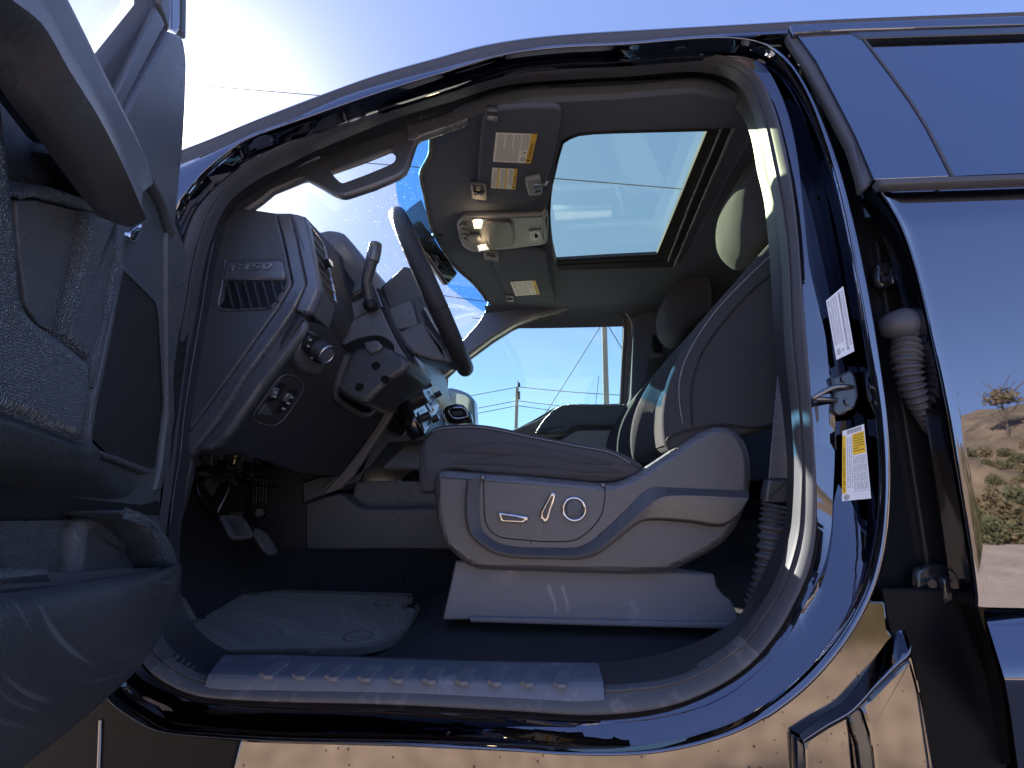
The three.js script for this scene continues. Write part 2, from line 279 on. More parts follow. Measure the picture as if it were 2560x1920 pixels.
{
  const z = d => V(0, 0, d);
  // painted flange and outer frame of the opening
  const rows = [mixRows(rS, r4, .4, z(-.012)), rS, mixRows(rS, r3, .9, z(.002)), r3];
  const frame = P('door_frame', grid(rows, true, 40), M.frame);
  let wide = r3.map((p, i) => Math.min(1, p.distanceTo(rG[i]) / .06)); for (let k = 0; k < 12; k++) wide = wide.map((w, i) => (wide[(i + NR - 1) % NR] + w * 2 + wide[(i + 1) % NR]) / 4);
  const vd = r3.map(p => { const q = Math.max(0, Math.min(1, (p.y - .72) / .3)); const l = Math.max(0, Math.min(1, (.12 - p.x) / .3)); return Math.max(.04 + .96 * q * q * (3 - 2 * q), .75 * l); });
  const mz = (t, k) => r3.map((p, i) => p.clone().lerp(rG[i], t).add(V(0, 0, k * wide[i] * vd[i])));
  const rows2 = [r3, mz(.06, -.02), mz(.2, -.05), mz(.45, -.052), mz(.75, -.05), mz(.92, -.04), mz(1, -.03)];
  P('door_jamb', grid(rows2, true, 50), M.frame, frame);
  const rGo = ring(G, 0, (x, y) => y < 500 && x < 1900 ? 4 : x > 1900 ? Math.min(30, 6 + Math.max(0, (y - 60)) * .036) : 11 + Math.max(0, x - 900) * .014);
  P('body_lip', grid([mz(.985, -.04), mz(1, -.008), mixRows(rG, rGo, .12, z(.003)), mixRows(rG, rGo, .3, z(.0085)), mixRows(rG, rGo, .5, z(.0105)), mixRows(rG, rGo, .7, z(.0095)), mixRows(rG, rGo, .88, z(.005)), rGo, mixRows(rG, rGo, 1.06, z(-.01)), mixRows(rG, rGo, 1.1, z(-.05))], true), M.paint, frame);
  // rubber weatherstrip: a round bulb and a thin lip
  const seal = [rS.map(p => p.clone().add(z(-.004)))];
  for (let k = 1; k < 8; k++) { const t = k / 8; seal.push(mixRows(rS, r4, t * .8, z(.011 * Math.sin(Math.pow(t, .8) * Math.PI)))); }
  seal.push(mixRows(rS, r4, .82, z(-.006)), mixRows(rS, r4, .9, z(.003)), mixRows(rS, r4, .97, z(.003)), r4.map(p => p.clone().add(z(-.006))), mixRows(r4, r5, .12, z(-.02)));
  const isLow = rS.map(p => p.y < .70 && p.x < .36 && p.x > -.68); let s0 = 0; while (!(isLow[s0] && !isLow[(s0 + NR - 1) % NR])) s0++;
  let cnt = 0; while (isLow[(s0 + cnt) % NR]) cnt++;
  const take = (q, a, n) => Array.from({ length: n }, (_, i) => q[(a + i) % NR]);
  P('weatherstrip', grid(seal.map(q => take(q, s0 + cnt - 1, NR - cnt + 2))), M.rubber); P('weatherstrip', grid(seal.map(q => take(q, s0, cnt))), M.sillRubber, truck, 'dusty stretch of seal along the sill');
  const trim = [mixRows(r4, r5, .05, z(-.012)), mixRows(r4, r5, .2, z(.002)), mixRows(r4, r5, .5, z(.005)), mixRows(r4, r5, .85, z(.002)), r5, r5.map(p => p.clone().add(V(0, 0, -.03)))];
  const edgeOf = (r, f) => { const q = r.filter(f).sort((a, b) => a.y - b.y); return sample(q.filter((p, i) => i % 3 === 0), 80); };
  P('trim_highlight', [tube(edgeOf(r5.map(p => p.clone().add(z(.002))), p => p.x < -.66 && p.y > .85 && p.y < 1.5), .0016, false, 90, 6), tube(edgeOf(mixRows(r4, r5, .12, z(.004)), p => p.x < -.62 && p.y > .85 && p.y < 1.52), .0016, false, 90, 6)], M.plasticSmooth);  // lighter tubes drawn in as highlights along the trim edges
  P('opening_trim', grid(trim, true, 55), phys([.034, .035, .043], .45, { ior: 1.6 }));
}
const sidePts = (list, dz) => list.map(p => side(p[0], p[1], dz));
const strip = (lists, n, crease) => grid(lists.map(l => sample(l, n, false)), false, crease);

// --- roof edge above the opening
{
  const Gr = [[430, 530], [507, 450], [612, 365], [637, 353], [782, 301], [955, 241], [1100, 196], [1258, 149], [1394, 131], [1560, 123], [1763, 107], [1831, 100], [1965, 92]];
  const L1 = [[410, 428], [456, 410], [565, 365], [637, 334], [735, 300], [861, 240], [1100, 173], [1236, 142], [1371, 117], [1560, 108], [1718, 93], [1944, 81], [1968, 80]];
  const L0 = [[400, 396], [459, 372], [521, 348], [637, 300], [794, 240], [942, 187], [1100, 142], [1199, 115], [1303, 97], [1450, 83], [1600, 74], [1786, 64], [2060, 49], [2560, 29], [3000, 10]];
  const a = sample(sidePts(Gr, -.002), 90), b = sample(sidePts(L1, .0), 90);
  P('roof_rail', grid([a.map(p => p.clone().add(V(0, 0, -.03))), a, mixRows(a, b, .25, V(0, 0, .006)), mixRows(a, b, .75, V(0, 0, .006)), b, mixRows(a, b, 1.1, V(0, 0, -.02))], false, 50), M.paint);
  const L1b = [...L1.slice(0, -1), [2119, 66], [2560, 46], [3000, 26]];
  const c = sample(sidePts(L1b, -.014), 120), d = sample(sidePts(L0, -.02), 120);
  P('roof_gutter', grid([c.map(p => p.clone().add(V(0, -.004, -.02))), c, mixRows(c, d, .5, V(0, 0, -.012)), mixRows(c, d, .93)], false), M.rubber);
  const rows = [mixRows(c, d, .9), d]; // A-pillar top face and roof shoulder
  for (const [dz, dy] of [[-.02, .006], [-.06, .016], [-.12, .022]]) rows.push(d.map(p => V(p.x, p.y + dy * .5, p.z + dz)));
  const q = d.filter(p => p.x > -.24 && p.x < 1.75), rim = q.map(p => V(p.x, 0, p.z - .11));
  const poly = [...rim, V(1.72, 0, -1.65), V(-.2, 0, -1.65), V(-.33, 0, -1.2), V(-.36, 0, -.95), V(-.33, 0, -.6)];
  const hole = [V(-.05, 0, -.27), V(.47, 0, -.27), V(.5, 0, -1.34), V(-.05, 0, -1.34)];
  const top = plate(poly.map(p => V(p.x, 1.948, p.z)), yPlane(1.93), { t: .02, b: 0, holes: [hole.map(p => V(p.x, 1.948, p.z))], holeRound: .04 });
  P('roof_panel', [grid(rows), top], M.paint);
}
// --- outer body below and behind the opening
{
  const pl = plane(V(0, .62, -.012), V(0, .095, 1));
  const rk = P('rocker_panel', plate([[600, 1847], [697, 1851], [1000, 1858], [1416, 1878], [1642, 1872], [1823, 1824], [2004, 1704], [2110, 1576], [2150, 1500], [2214, 1502], [2222, 1578], [2284, 1640], [2306, 1740], [2338, 1920], [2390, 2250], [500, 2250]], pl, { t: .03, b: .004, round: .006 }), M.paintDusty);
  P('front_sill_shade', plate([[-250, 1500], [200, 1640], [285, 1747], [399, 1826], [600, 1847], [500, 2250], [-400, 2250]], lift(pl, -.003), { t: .03, b: .004, round: .006 }), M.sillShade = phys([.006, .006, .007], .4, { specularIntensity: .3 }));  // matte black piece stands for the shadow mirrored in the glossy sill
  P('sill_seam', [tube([hit(252, 1800, lift(pl, -.002)), hit(240, 2100, lift(pl, -.002))], .003)], M.paint);
  P('rear_sill_shade', plate([[2200, 1470], [2420, 1470], [2450, 1600], [2500, 1800], [2560, 2100], [2580, 2250], [2280, 2250], [2250, 1700]], lift(pl, -.02), { t: .02, b: .004, round: .006 }), M.sillShade);  // black here stands for the mirrored shadow beyond the lit rocker
  P('stamped_panel', plate([[2007, 1849], [2108, 1776], [2120, 1778], [2130, 1830], [2155, 2100], [2014, 2100]], lift(pl, .012), { t: .02, b: .006, round: .012, bs: 5 }), M.paintDusty, rk);
  P('stamped_panel', plate([[2148, 1757], [2168, 1746], [2222, 1690], [2276, 1640], [2300, 1720], [2330, 1920], [2350, 2100], [2205, 2100], [2178, 1850]], lift(pl, .012), { t: .02, b: .006, round: .012, bs: 5 }), M.paintDusty, rk);
  const ru = [[1999, 1836], [2060, 1788], [2119, 1745], [2180, 1658], [2230, 1590], [2252, 1575], [2264, 1578]], rl = [[2007, 1852], [2066, 1814], [2128, 1778], [2190, 1714], [2240, 1664], [2274, 1632], [2278, 1616]];
  const r0 = sample(ru.map(p => hit(p[0], p[1], lift(pl, .0005))), 40), r1 = sample(rl.map(p => hit(p[0], p[1], lift(pl, .024))), 40), r2 = sample(rl.map(p => hit(p[0] + 2, p[1] + 6, lift(pl, .022))), 40), r3_ = sample(rl.map(p => hit(p[0] + 3, p[1] + 10, lift(pl, .010))), 40);
  P('stamped_rib', grid([r0, mixRows(r0, r1, .15), mixRows(r0, r1, .9), r1, r2, r3_]), M.paint, rk);
  P('stamped_channel', plate([[1990, 1843], [2006, 1853], [2016, 1900], [2022, 2100], [1998, 2100]], lift(pl, .016), { t: .02, b: .003, round: .004 }), M.gloss, rk);
  P('stamped_channel', plate([[2120, 1784], [2140, 1770], [2152, 1776], [2182, 1870], [2204, 2100], [2172, 2100], [2146, 1870]], lift(pl, .016), { t: .02, b: .003, round: .004 }), M.gloss, rk);
  const l = [[1998, 130], [2060, 300], [2103, 457], [2121, 600], [2156, 739], [2180, 900], [2198, 1038], [2212, 1137], [2216, 1300], [2206, 1400], [2165, 1500]];
  const r = [[2020, 105], [2110, 250], [2190, 400], [2235, 500], [2266, 640], [2300, 819], [2330, 978], [2350, 1097], [2385, 1260], [2425, 1440], [2445, 1620]];
  const a = sample(sidePts(l, -.055), 40), b = sample(sidePts(r, -.075), 40);
  const pil = P('rear_pillar', grid([a, mixRows(a, b, .2, V(0, 0, -.03)), mixRows(a, b, .8, V(0, 0, -.03)), b, b.map(p => p.clone().add(V(.02, 0, .05)))], false), M.jamb);
  // rear door hinges, wiring boot
  for (const [cx, cy, k, low] of [[2222, 685, 1, 0], [2345, 1468, 1.75, 1]]) {
    const h = zPlane(-.06), q = (x, y) => [cx + x * k, cy + y * k];
    const m = P('door_hinge', plate([q(-30, -25), q(-8, -34), q(34, -30), q(40, -4), q(36, 16), q(8, 30), q(-18, 34), q(-32, 14)], h, { t: .016, b: .005, round: .008 }), M.jamb, truck);
    for (const [x, y] of [[-14, -6], [12, -12], [-16, 18]]) P('hinge_bolt', cyl(hit(...q(x, y), zPlane(-.061)), V(0, 0, 1), .0075 * (low ? 1 : .8), .009, 6), M.jamb, m);
    P('hinge_arm', plate([q(6, -14), q(60, -16), q(60, 12), q(30, 14), q(10, 26)], zPlane(-.045), { t: .012, b: .004, round: .006 }), M.jamb, m);
  }
  const boot = P('wiring_boot', taperTube([at(2216, 820, -.05), at(2250, 812, -.035), at(2300, 815, -.04)], [.02, .028, .026], 18, 14), M.rubber);
  const bc = curve([at(2275, 850, -.04), at(2268, 905, -.03), at(2282, 970, -.035), at(2312, 1030, -.05), at(2335, 1075, -.07)]), rows = [], N = 150;
  const fr = bc.computeFrenetFrames(N, false);
  for (let i = 0; i <= N; i++) { const t = i / N, p = bc.getPoint(t), w = (.026 - .012 * t) * (.86 + .14 * Math.sin(t * 2 * Math.PI * 17)), rr_ = []; for (let q = 0; q < 18; q++) { const A = q / 18 * 2 * Math.PI; rr_.push(p.clone().addScaledVector(fr.normals[i], Math.cos(A) * w).addScaledVector(fr.binormals[i], Math.sin(A) * w)); } rows.push(rr_); }
  P('corrugated_sleeve', grid(rows, true), M.rubber, boot);
}
// --- rear door
{
  const Fd = [[2206, 457], [2238, 509], [2274, 589], [2297, 660], [2322, 759], [2341, 847], [2377, 1018], [2401, 1157], [2423, 1290], [2437, 1379], [2457, 1518]];
  const zy = y => .012 - Math.max(0, y - 1.38) * .10;
  const rows = [];
  for (const e of sample(Fd.map(p => at(p[0], p[1], .012)), 50)) {
    const z = zy(e.y), row = [];
    for (const [dx, dz] of [[-.004, -.05], [-.004, -.012], [-.002, -.004], [.003, -.0005], [.012, 0]]) row.push(V(e.x + dx, e.y, z + dz));
    for (let i = 1; i <= 24; i++) row.push(V(e.x + .012 + (1.62 - e.x) * i / 24, e.y, z));
    rows.push(row);
  }
  const door = P('rear_door', grid(rows), M.paint);
  const hem = [[2212, 478], [2230, 530], [2252, 610], [2262, 680], [2282, 819], [2314, 978], [2338, 1097], [2373, 1290], [2395, 1390], [2421, 1515], [2457, 1678], [2480, 1920]], edge = [...Fd, [2512, 1697], [2540, 1920]];
  const h0 = sample(hem.map(p => at(p[0], p[1], -.045)), 60), h1 = sample(edge.map(p => at(p[0], p[1], 0)), 60);
  P('door_hem', [grid([h0.map(p => p.clone().add(V(.05, 0, -.03))), h0, mixRows(h0, h1, .12, V(0, 0, .012)), mixRows(h0, h1, .3, V(0, 0, .004)), mixRows(h0, h1, .45, V(0, 0, -.012)), mixRows(h0, h1, .98, V(0, 0, -.008))], false, 50)], M.paint, door);
  // lower moulding that faces the sky, and the sill of the door below it
  const lo = [];
  for (const [px, py, z] of [[2459, 1524, -.01], [2460, 1534, -.004], [2463, 1540, .002], [2480, 1595, .022], [2497, 1650, .038], [2510, 1692, .046], [2513, 1704, .046], [2516, 1722, .04], [2526, 1780, .022], [2545, 1920, -.02], [2570, 2200, -.06]]) { const e = at(px, py, z), row = []; for (let i = 0; i <= 20; i++) row.push(V(e.x + (1.62 - e.x) * i / 20, e.y, e.z)); lo.push(row); }
  P('lower_moulding', grid(lo, false, 60), M.paint, door);
  const up = d => plane(V(0, YB, d), V(0, LEAN, 1));
  const R = x => hit(x[0], x[1], up(.008));
  P('window_applique', plate([[1984, 74], [2119, 68], [2156, 95], [2226, 183], [2275, 250], [2318, 318], [2352, 380], [2381, 440], [2186, 448], [2139, 338], [2079, 223], [2040, 150]], up(.010), { t: .012, b: .0015 }), M.darkGlass, door);
  P('window_glass', plate([[2158, 97], [2228, 183], [2277, 250], [2320, 318], [2355, 380], [2383, 440], [2620, 430], [2950, 415], [2950, 60], [2560, 83]], up(.002), { t: .004, b: 0 }), M.darkGlass, door);
  P('window_channel', plate([[2155, 92], [2161, 93], [2232, 183], [2281, 250], [2324, 318], [2358, 380], [2388, 440], [2380, 441], [2317, 318], [2274, 250], [2225, 183]], up(.0125), { t: .008, b: .001 }), M.rubber, door);
  P('window_frame', plate([[1976, 60], [2560, 38], [2950, 22], [2950, 45], [2560, 60], [2119, 74], [1985, 82]], up(.016), { t: .02, b: .004 }), M.paint, door);
  P('window_moulding', plate([[2122, 76], [2560, 62], [2950, 47], [2950, 68], [2560, 83], [2151, 96]], up(.012), { t: .012, b: .002 }), M.gloss, door);
  P('frame_seal', plate([[1962, 72], [1984, 72], [2040, 150], [2081, 223], [2141, 338], [2186, 450], [2160, 472], [2125, 362], [2062, 243], [2015, 160], [1972, 92]], up(.004), { t: .02, b: .006, round: .006 }), M.rubber, door);
  P('belt_moulding', plate([[2194, 446], [2560, 432], [2950, 417], [2950, 432], [2560, 447], [2206, 460]], up(.018), { t: .02, b: .004 }), M.rubber, door);
}
// --- fender and outer windscreen pillar, glimpsed beyond the open door
{
  const pl = plane(V(0, YB, -.03), V(0, LEAN, 1));
  P('front_pillar_panel', plate([[250, 760], [300, 560], [400, 440], [456, 412], [565, 367], [615, 366], [555, 405], [507, 450], [455, 522], [430, 600], [400, 760]], pl, { t: .03, b: .008, round: .01 }), M.paint);
  const sh = new THREE.Shape(); sh.moveTo(-.88, .5); sh.lineTo(-.88, 1.4); sh.lineTo(-1.1, 1.39); sh.lineTo(-2.05, 1.32); sh.quadraticCurveTo(-2.16, 1.3, -2.18, 1.15); sh.lineTo(-2.2, .55); sh.lineTo(-1.98, .5);
  sh.absarc(-1.52, .46, .46, .1, Math.PI - .1, false); sh.lineTo(-1.0, .5); sh.closePath();
  const mk = z => { const s = new THREE.ExtrudeGeometry(sh, { depth: .05, bevelEnabled: true, bevelSize: .015, bevelThickness: .015, bevelSegments: 3, curveSegments: 20 }); s.translate(0, 0, z); return s; };
  P('fender', mk(-.09), M.paint); P('fender', mk(-1.88), M.paint);
  const rows = []; for (let i = 0; i <= 14; i++) { const z = -.06 - i / 14 * 1.78, w = Math.sin(i / 14 * Math.PI); rows.push([V(-.98, 1.42 + .035 * w, z), V(-1.3, 1.41 + .045 * w, z), V(-1.8, 1.36 + .045 * w, z), V(-2.1, 1.31 + .03 * w, z), V(-2.2, 1.2, z), V(-2.22, .55, z)]); }
  P('hood', grid(rows), M.paint);
}
// --- rest of the body: bed, far side, wheels
{
  const sh = new THREE.Shape(); sh.moveTo(1.66, .52); sh.lineTo(1.66, 1.48); sh.lineTo(3.62, 1.48); sh.lineTo(3.66, .6); sh.lineTo(3.3, .56); sh.absarc(2.72, .48, .47, .15, Math.PI - .15, false); sh.lineTo(2.2, .52); sh.closePath();
  const mk = z => { const s = new THREE.ExtrudeGeometry(sh, { depth: .06, bevelEnabled: true, bevelSize: .012, bevelThickness: .012, bevelSegments: 3, curveSegments: 20 }); s.translate(0, 0, z); return s; };
  P('bed_side', mk(-.06), M.paint); P('bed_side', mk(-1.9), M.paint);
  P('tailgate', box(.06, .85, 1.78, .02).translate(3.62, 1.03, -.95), M.paint);
  P('bed_floor', box(2, .06, 1.76, .01).translate(2.65, .86, -.95), M.black);
  P('cab_back', box(.05, .95, 1.72, .02).translate(1.68, 1.0, -.95), M.paint);
  P('chassis', box(5.4, .14, .9, .03).translate(.7, .46, -.95), M.black);
  for (const [x, z, s] of [[-1.52, -.17, 1], [2.72, -.17, 1], [-1.52, -1.73, -1], [2.72, -1.73, -1]]) {
    const prof = [[.24, -.12], [.33, -.13], [.385, -.115], [.4, -.08], [.4, .08], [.385, .115], [.33, .13], [.24, .12]].map(p => new THREE.Vector2(p[0], p[1]));
    const w = P('wheel', new THREE.LatheGeometry(prof, 48).rotateX(Math.PI / 2).translate(x, .4, z), M.black);
    const spokes = [new THREE.LatheGeometry([[.2, -.1], [.235, -.11], [.25, 0], [.235, .11], [.2, .1]].map(p => new THREE.Vector2(p[0], p[1])), 40).rotateX(Math.PI / 2).translate(x, .4, z), cyl(V(x, .4, z + s * .05), V(0, 0, s), .055, .03)];
    for (let k = 0; k < 6; k++) spokes.push(box(.06, .2, .03, .008).translate(0, .12, 0).rotateZ(k / 6 * 2 * Math.PI).translate(x, .4, z + s * .06));
    P('rim', spokes, M.satin, w);
  }
  // far side of the cab below the glass, rear far door
  P('far_side_panel', box(2.4, .78, .05, .02).translate(.48, .86, -1.9), M.paint);
}
// --- the open driver door
{
  const H = at(440, 1000, 0), TH = 68 * Math.PI / 180, e = V(Math.cos(TH), 0, Math.sin(TH)), n = V(Math.sin(TH), 0, -Math.cos(TH));
  const dp = d => plane(H.clone().addScaledVector(n, d), n), on = (x, y, d) => hit(x, y, dp(d));
  const door = P('driver_door', plate([[382, 455], [417, 521], [463, 617], [470, 640], [459, 727], [436, 947], [438, 1044], [428, 1094], [417, 1179], [405, 1225], [400, 1300], [425, 1400], [420, 1500], [330, 1660], [150, 1820], [-300, 2100], [-900, 2100], [-900, 100], [60, 160], [312, 285]], dp(0), { t: .03, b: .006 }), M.soft);
  P('door_skin', plate([[445, 521], [470, 640], [459, 727], [436, 947], [430, 1300], [430, 1480], [330, 1680], [150, 1840], [-300, 2150], [-1200, 2150], [-1200, 60], [300, 260]], dp(-.03), { t: .1, b: .01 }), M.paint, door);
  P('door_end', plate([[440, 560], [462, 617], [470, 640], [459, 727], [440, 880], [436, 947], [438, 1044], [428, 1094], [417, 1179], [405, 1225], [392, 1225], [404, 1170], [412, 1090], [421, 1040], [419, 900], [418, 740], [418, 600], [425, 560]], dp(.006), { t: .03, b: .004 }), M.doorPlastic, door);
  P('mirror_sail', plate([[424, 77], [459, 93], [468, 154], [465, 260], [459, 370], [450, 450], [444, 521], [440, 565], [440, 600], [417, 521], [382, 455], [330, 380], [300, 305], [312, 285]], dp(.014), { t: .02, b: .006, round: .012 }), M.doorPlastic, door);
  P('frame_inner_trim', plate([[257, 172], [374, 17], [376, -200], [400, -200], [397, 12], [409, 40], [424, 77], [312, 285], [300, 310], [282, 260]], dp(.004), { t: .02, b: .005 }), M.rubber, door);
  P('frame_channel', plate([[300, 215], [394, 22], [405, 40], [414, 62], [312, 262], [304, 285], [288, 250]], dp(.012), { t: .01, b: .004 }), M.doorPlastic, door);
  P('frame_post', plate([[402, -200], [425, -200], [428, 60], [424, 77], [410, 40], [400, 10]], dp(.01), { t: .02, b: .006 }), M.doorPlastic, door);
  P('frame_post', plate([[430, -200], [452, -200], [452, 70], [445, 88], [428, 75]], dp(-.002), { t: .02, b: .006 }), M.paint, door);
  P('frame_post', plate([[456, -200], [470, -200], [467, 100], [459, 93], [452, 80]], dp(-.01), { t: .02, b: .006 }), M.rubber, door);
  P('window_glass', plate([[-500, 100], [-500, -300], [374, -300], [376, 16], [260, 172], [275, 240], [250, 280], [200, 250]], dp(-.02), { t: .004, b: 0 }), phys([.98, .99, .99], 0, { transmission: 1, thickness: 0, ior: 1.4 }), door);
  // pull handle: a bevelled bar standing off the panel
  const hA = [[-160, -40], [0, 93], [58, 174], [116, 278], [200, 397], [262, 490], [322, 568]], hR = [[-90, -120], [20, -10], [104, 58], [170, 170], [247, 293], [309, 417], [364, 545]], hB = [[40, -240], [100, -130], [170, 0], [225, 110], [310, 280], [363, 390], [382, 455]];
  const S3 = (l, d) => sample(l.map(p => on(p[0], p[1], d)), 40);
  const A = S3(hA, .09), Rr = S3(hR, .115), B = S3(hB, .085), nn = k => n.clone().multiplyScalar(k);
  const hrows = [mixRows(A, B, .35, nn(-.03)), mixRows(A, B, .12, nn(-.028)), mixRows(A, B, .02, nn(-.008)), A, mixRows(A, Rr, .06, nn(.002)), mixRows(A, Rr, .9, nn(.002)), mixRows(A, Rr, .97, nn(.001)), mixRows(Rr, B, .05, nn(-.001)), mixRows(Rr, B, .35, nn(-.006)), mixRows(Rr, B, .65, nn(-.007)), mixRows(Rr, B, .93, nn(0)), B, mixRows(B, A, .02, nn(-.01)), mixRows(B, A, .1, nn(-.04)), mixRows(B, A, .3, nn(-.05))];
  const endc = hrows.map(r => r[r.length - 1]).reduce((s, p) => s.add(p), V(0, 0, 0)).multiplyScalar(1 / hrows.length);
  const cap = grid([hrows.map(r => r[r.length - 1]), hrows.map(r => r[r.length - 1].clone().lerp(endc, .5).add(nn(-.001))), hrows.map(() => endc)]);
  P('pull_handle', [grid(hrows, false, 38), cap], M.doorPlastic, door);
  P('handle_mount', plate([[200, 397], [262, 490], [322, 568], [330, 560], [330, 470], [240, 360], [205, 370]], dp(.05), { t: .06, b: .006, round: .01 }), M.plasticDark, door);
  // release lever in its bowl
  const bowl = P('release_bowl', plate([[-60, 150], [20, 215], [60, 300], [120, 356], [136, 395], [134, 440], [110, 500], [56, 535], [-60, 560]], dp(.012), { t: .012, b: .005, smooth: true }), M.doorPlastic, door);
  P('release_lever', plate([[-30, 160], [12, 210], [27, 228], [60, 268], [124, 352], [118, 362], [105, 352], [22, 240], [-40, 190]], dp(.034), { t: .012, b: .004 }), M.satin, bowl);
  P('release_lever', plate([[30, 225], [38, 200], [57, 178], [60, 188], [48, 205], [38, 226]], dp(.034), { t: .01, b: .003 }), M.satin, bowl);
  // padded armrest side with the recessed switch cup
  P('armrest', plate([[-600, 0], [-60, 60], [0, 120], [22, 239], [42, 420], [58, 579], [64, 680], [73, 762], [105, 802], [154, 835], [200, 872], [236, 905], [240, 960], [230, 1030], [218, 1085], [200, 1112], [154, 1096], [77, 1066], [0, 1040], [-600, 900]], dp(.06), { t: .055, b: .014, round: .02, bs: 6 }), M.soft, door);
  P('cup_edge', plate([[303, 545], [318, 545], [311, 650], [296, 730], [278, 800], [254, 915], [240, 980], [226, 960], [235, 900], [252, 858], [272, 770], [290, 660]], dp(.05), { t: .045, b: .004, round: .008 }), M.soft, door);
  P('switch_lid', plate([[40, 500], [92, 500], [218, 532], [205, 610], [186, 710], [152, 842], [100, 815], [70, 770], [50, 640]], dp(.034), { t: .03, b: .002, round: .003 }), M.doorPlastic, door);
  P('cup_wall', plate([[40, 494], [60, 480], [125, 466], [200, 490], [305, 530], [300, 556], [224, 528], [160, 510], [94, 494]], dp(.042), { t: .03, b: .003, round: .006 }), M.soft, door);
  P('cup_wall', plate([[226, 530], [305, 534], [302, 560], [290, 660], [268, 780], [245, 890], [231, 912], [180, 866], [160, 842], [195, 706], [214, 606]], dp(.046), { t: .035, b: .01, round: .008, bs: 5 }), M.soft, door);
  P('lock_bezel', plate([[326, 588], [333, 575], [360, 556], [352, 590], [340, 614], [331, 606]], dp(.01), { t: .012, b: .003, round: .006 }), M.chrome, door);
  P('lock_switch', plate([[332, 588], [337, 578], [352, 567], [347, 588], [340, 603], [335, 600]], dp(.012), { t: .01, b: .002, round: .004 }), M.gloss, door);
  const S4 = (l, d) => sample(l.map(p => on(p[0], p[1], d)), 40);
  const u0 = S4([[-600, 880], [-200, 990], [0, 1034], [77, 1060], [154, 1090], [196, 1106], [222, 1100]], .058), u1 = S4([[-600, 1010], [-200, 1080], [0, 1110], [90, 1136], [170, 1160], [220, 1168], [250, 1150]], .046), u2 = S4([[-600, 1110], [-200, 1150], [0, 1168], [100, 1190], [200, 1206], [270, 1205], [300, 1180]], .024), u3 = S4([[-600, 1180], [-200, 1195], [0, 1208], [120, 1230], [230, 1244], [320, 1240], [350, 1210]], .003);
  P('armrest_underside', grid([mixRows(u0, u0, 0, n.clone().multiplyScalar(-.03)), u0, mixRows(u0, u1, .5, n.clone().multiplyScalar(.005)), u1, mixRows(u1, u2, .5, n.clone().multiplyScalar(.005)), u2, u3]), M.soft, door);
  P('lower_shade', plate([[-500, 1186], [0, 1206], [120, 1228], [230, 1248], [360, 1262], [400, 1250], [402, 1290], [352, 1284], [300, 1284], [210, 1300], [-500, 1310]], dp(.002), { t: .008, b: .002, round: .01 }), M.black, door);  // black strip stands for the shade between armrest and pocket
  // speaker: frame and ribbed grille
  const spk = [[305, 656], [348, 701], [396, 750], [402, 797], [409, 900], [414, 1005], [403, 1090], [392, 1180], [375, 1187], [300, 1157], [226, 1132], [221, 1095], [230, 1017], [256, 905], [279, 793]];
  const spi = [[306, 668], [346, 706], [392, 753], [398, 797], [404, 900], [409, 1005], [399, 1090], [388, 1174], [374, 1178], [300, 1150], [231, 1126], [226, 1094], [237, 1017], [262, 905], [284, 793]];
  const sp = P('speaker_frame', plate(spk, dp(.012), { t: .02, b: .003, round: .012, holes: [spi], holeRound: .01 }), M.doorPlastic, door);
  P('speaker_back', plate(spi, dp(.004), { t: .006, b: 0 }), M.pit, sp);
  { // ribs of the grille, cut to its outline: fine slats, one part
    const f = flatten(spi, dp(.011)), q = f.p2, ribs = [];
    let y0 = Math.min(...q.map(p => p.y)), y1 = Math.max(...q.map(p => p.y));
    for (let y = y0 - .06; y < y1 + .1; y += .0036) {
      const sl = -.32, xs = []; // slanted lines y = c + sl * x
      for (let i = 0; i < q.length; i++) { const a = q[i], b = q[(i + 1) % q.length], fa = a.y - sl * a.x - y, fb = b.y - sl * b.x - y; if (fa * fb < 0) { const t = fa / (fa - fb); xs.push(a.x + (b.x - a.x) * t); } }
      xs.sort((a, b) => a - b);
      for (let k = 0; k + 1 < xs.length; k += 2) { const l = (xs[k + 1] - xs[k]) * Math.hypot(1, sl); if (l < .004) continue; const g = new THREE.BoxGeometry(l, .0021, .005); g.rotateZ(Math.atan(sl)); const mx = (xs[k] + xs[k + 1]) / 2; g.translate(mx, y + sl * mx, -.003); ribs.push(g); }
    }
    const g = merge(ribs); g.applyMatrix4(f.m); P('grille_rib', g, M.plasticDark, sp).userData.kind = 'stuff';
  }
  // map pocket with its bottle holder
  const rim = sample([[-600, 1520], [-250, 1503], [0, 1486], [130, 1468], [246, 1450], [350, 1434], [425, 1417], [448, 1406]].map(p => V(p[0], p[1], 0)), 70), low = sample([[-900, 2350], [-200, 2100], [53, 1920], [189, 1814], [287, 1728], [352, 1666], [410, 1580], [443, 1494], [455, 1440], [452, 1410]].map(p => V(p[0], p[1], 0)), 70);
  const prow = (t, d) => rim.map((p, i) => { const q = p.clone().lerp(low[i], t); return on(q.x, q.y, d); });
  const pk = P('door_pocket', grid([prow(.03, .05), prow(0, .062), prow(-.004, .074), prow(.012, .086), prow(.05, .096), prow(.12, .102), prow(.24, .103), prow(.42, .097), prow(.62, .084), prow(.8, .064), prow(.92, .038), prow(.98, .014), prow(1, -.03)]), M.pocket, door);
  P('bottle_holder', plate([[196, 1420], [205, 1340], [222, 1296], [256, 1281], [303, 1281], [330, 1308], [369, 1351], [398, 1404], [405, 1440], [200, 1500]], dp(.02), { t: .03, b: .014, round: .03, bs: 5 }), M.doorPlastic, pk);
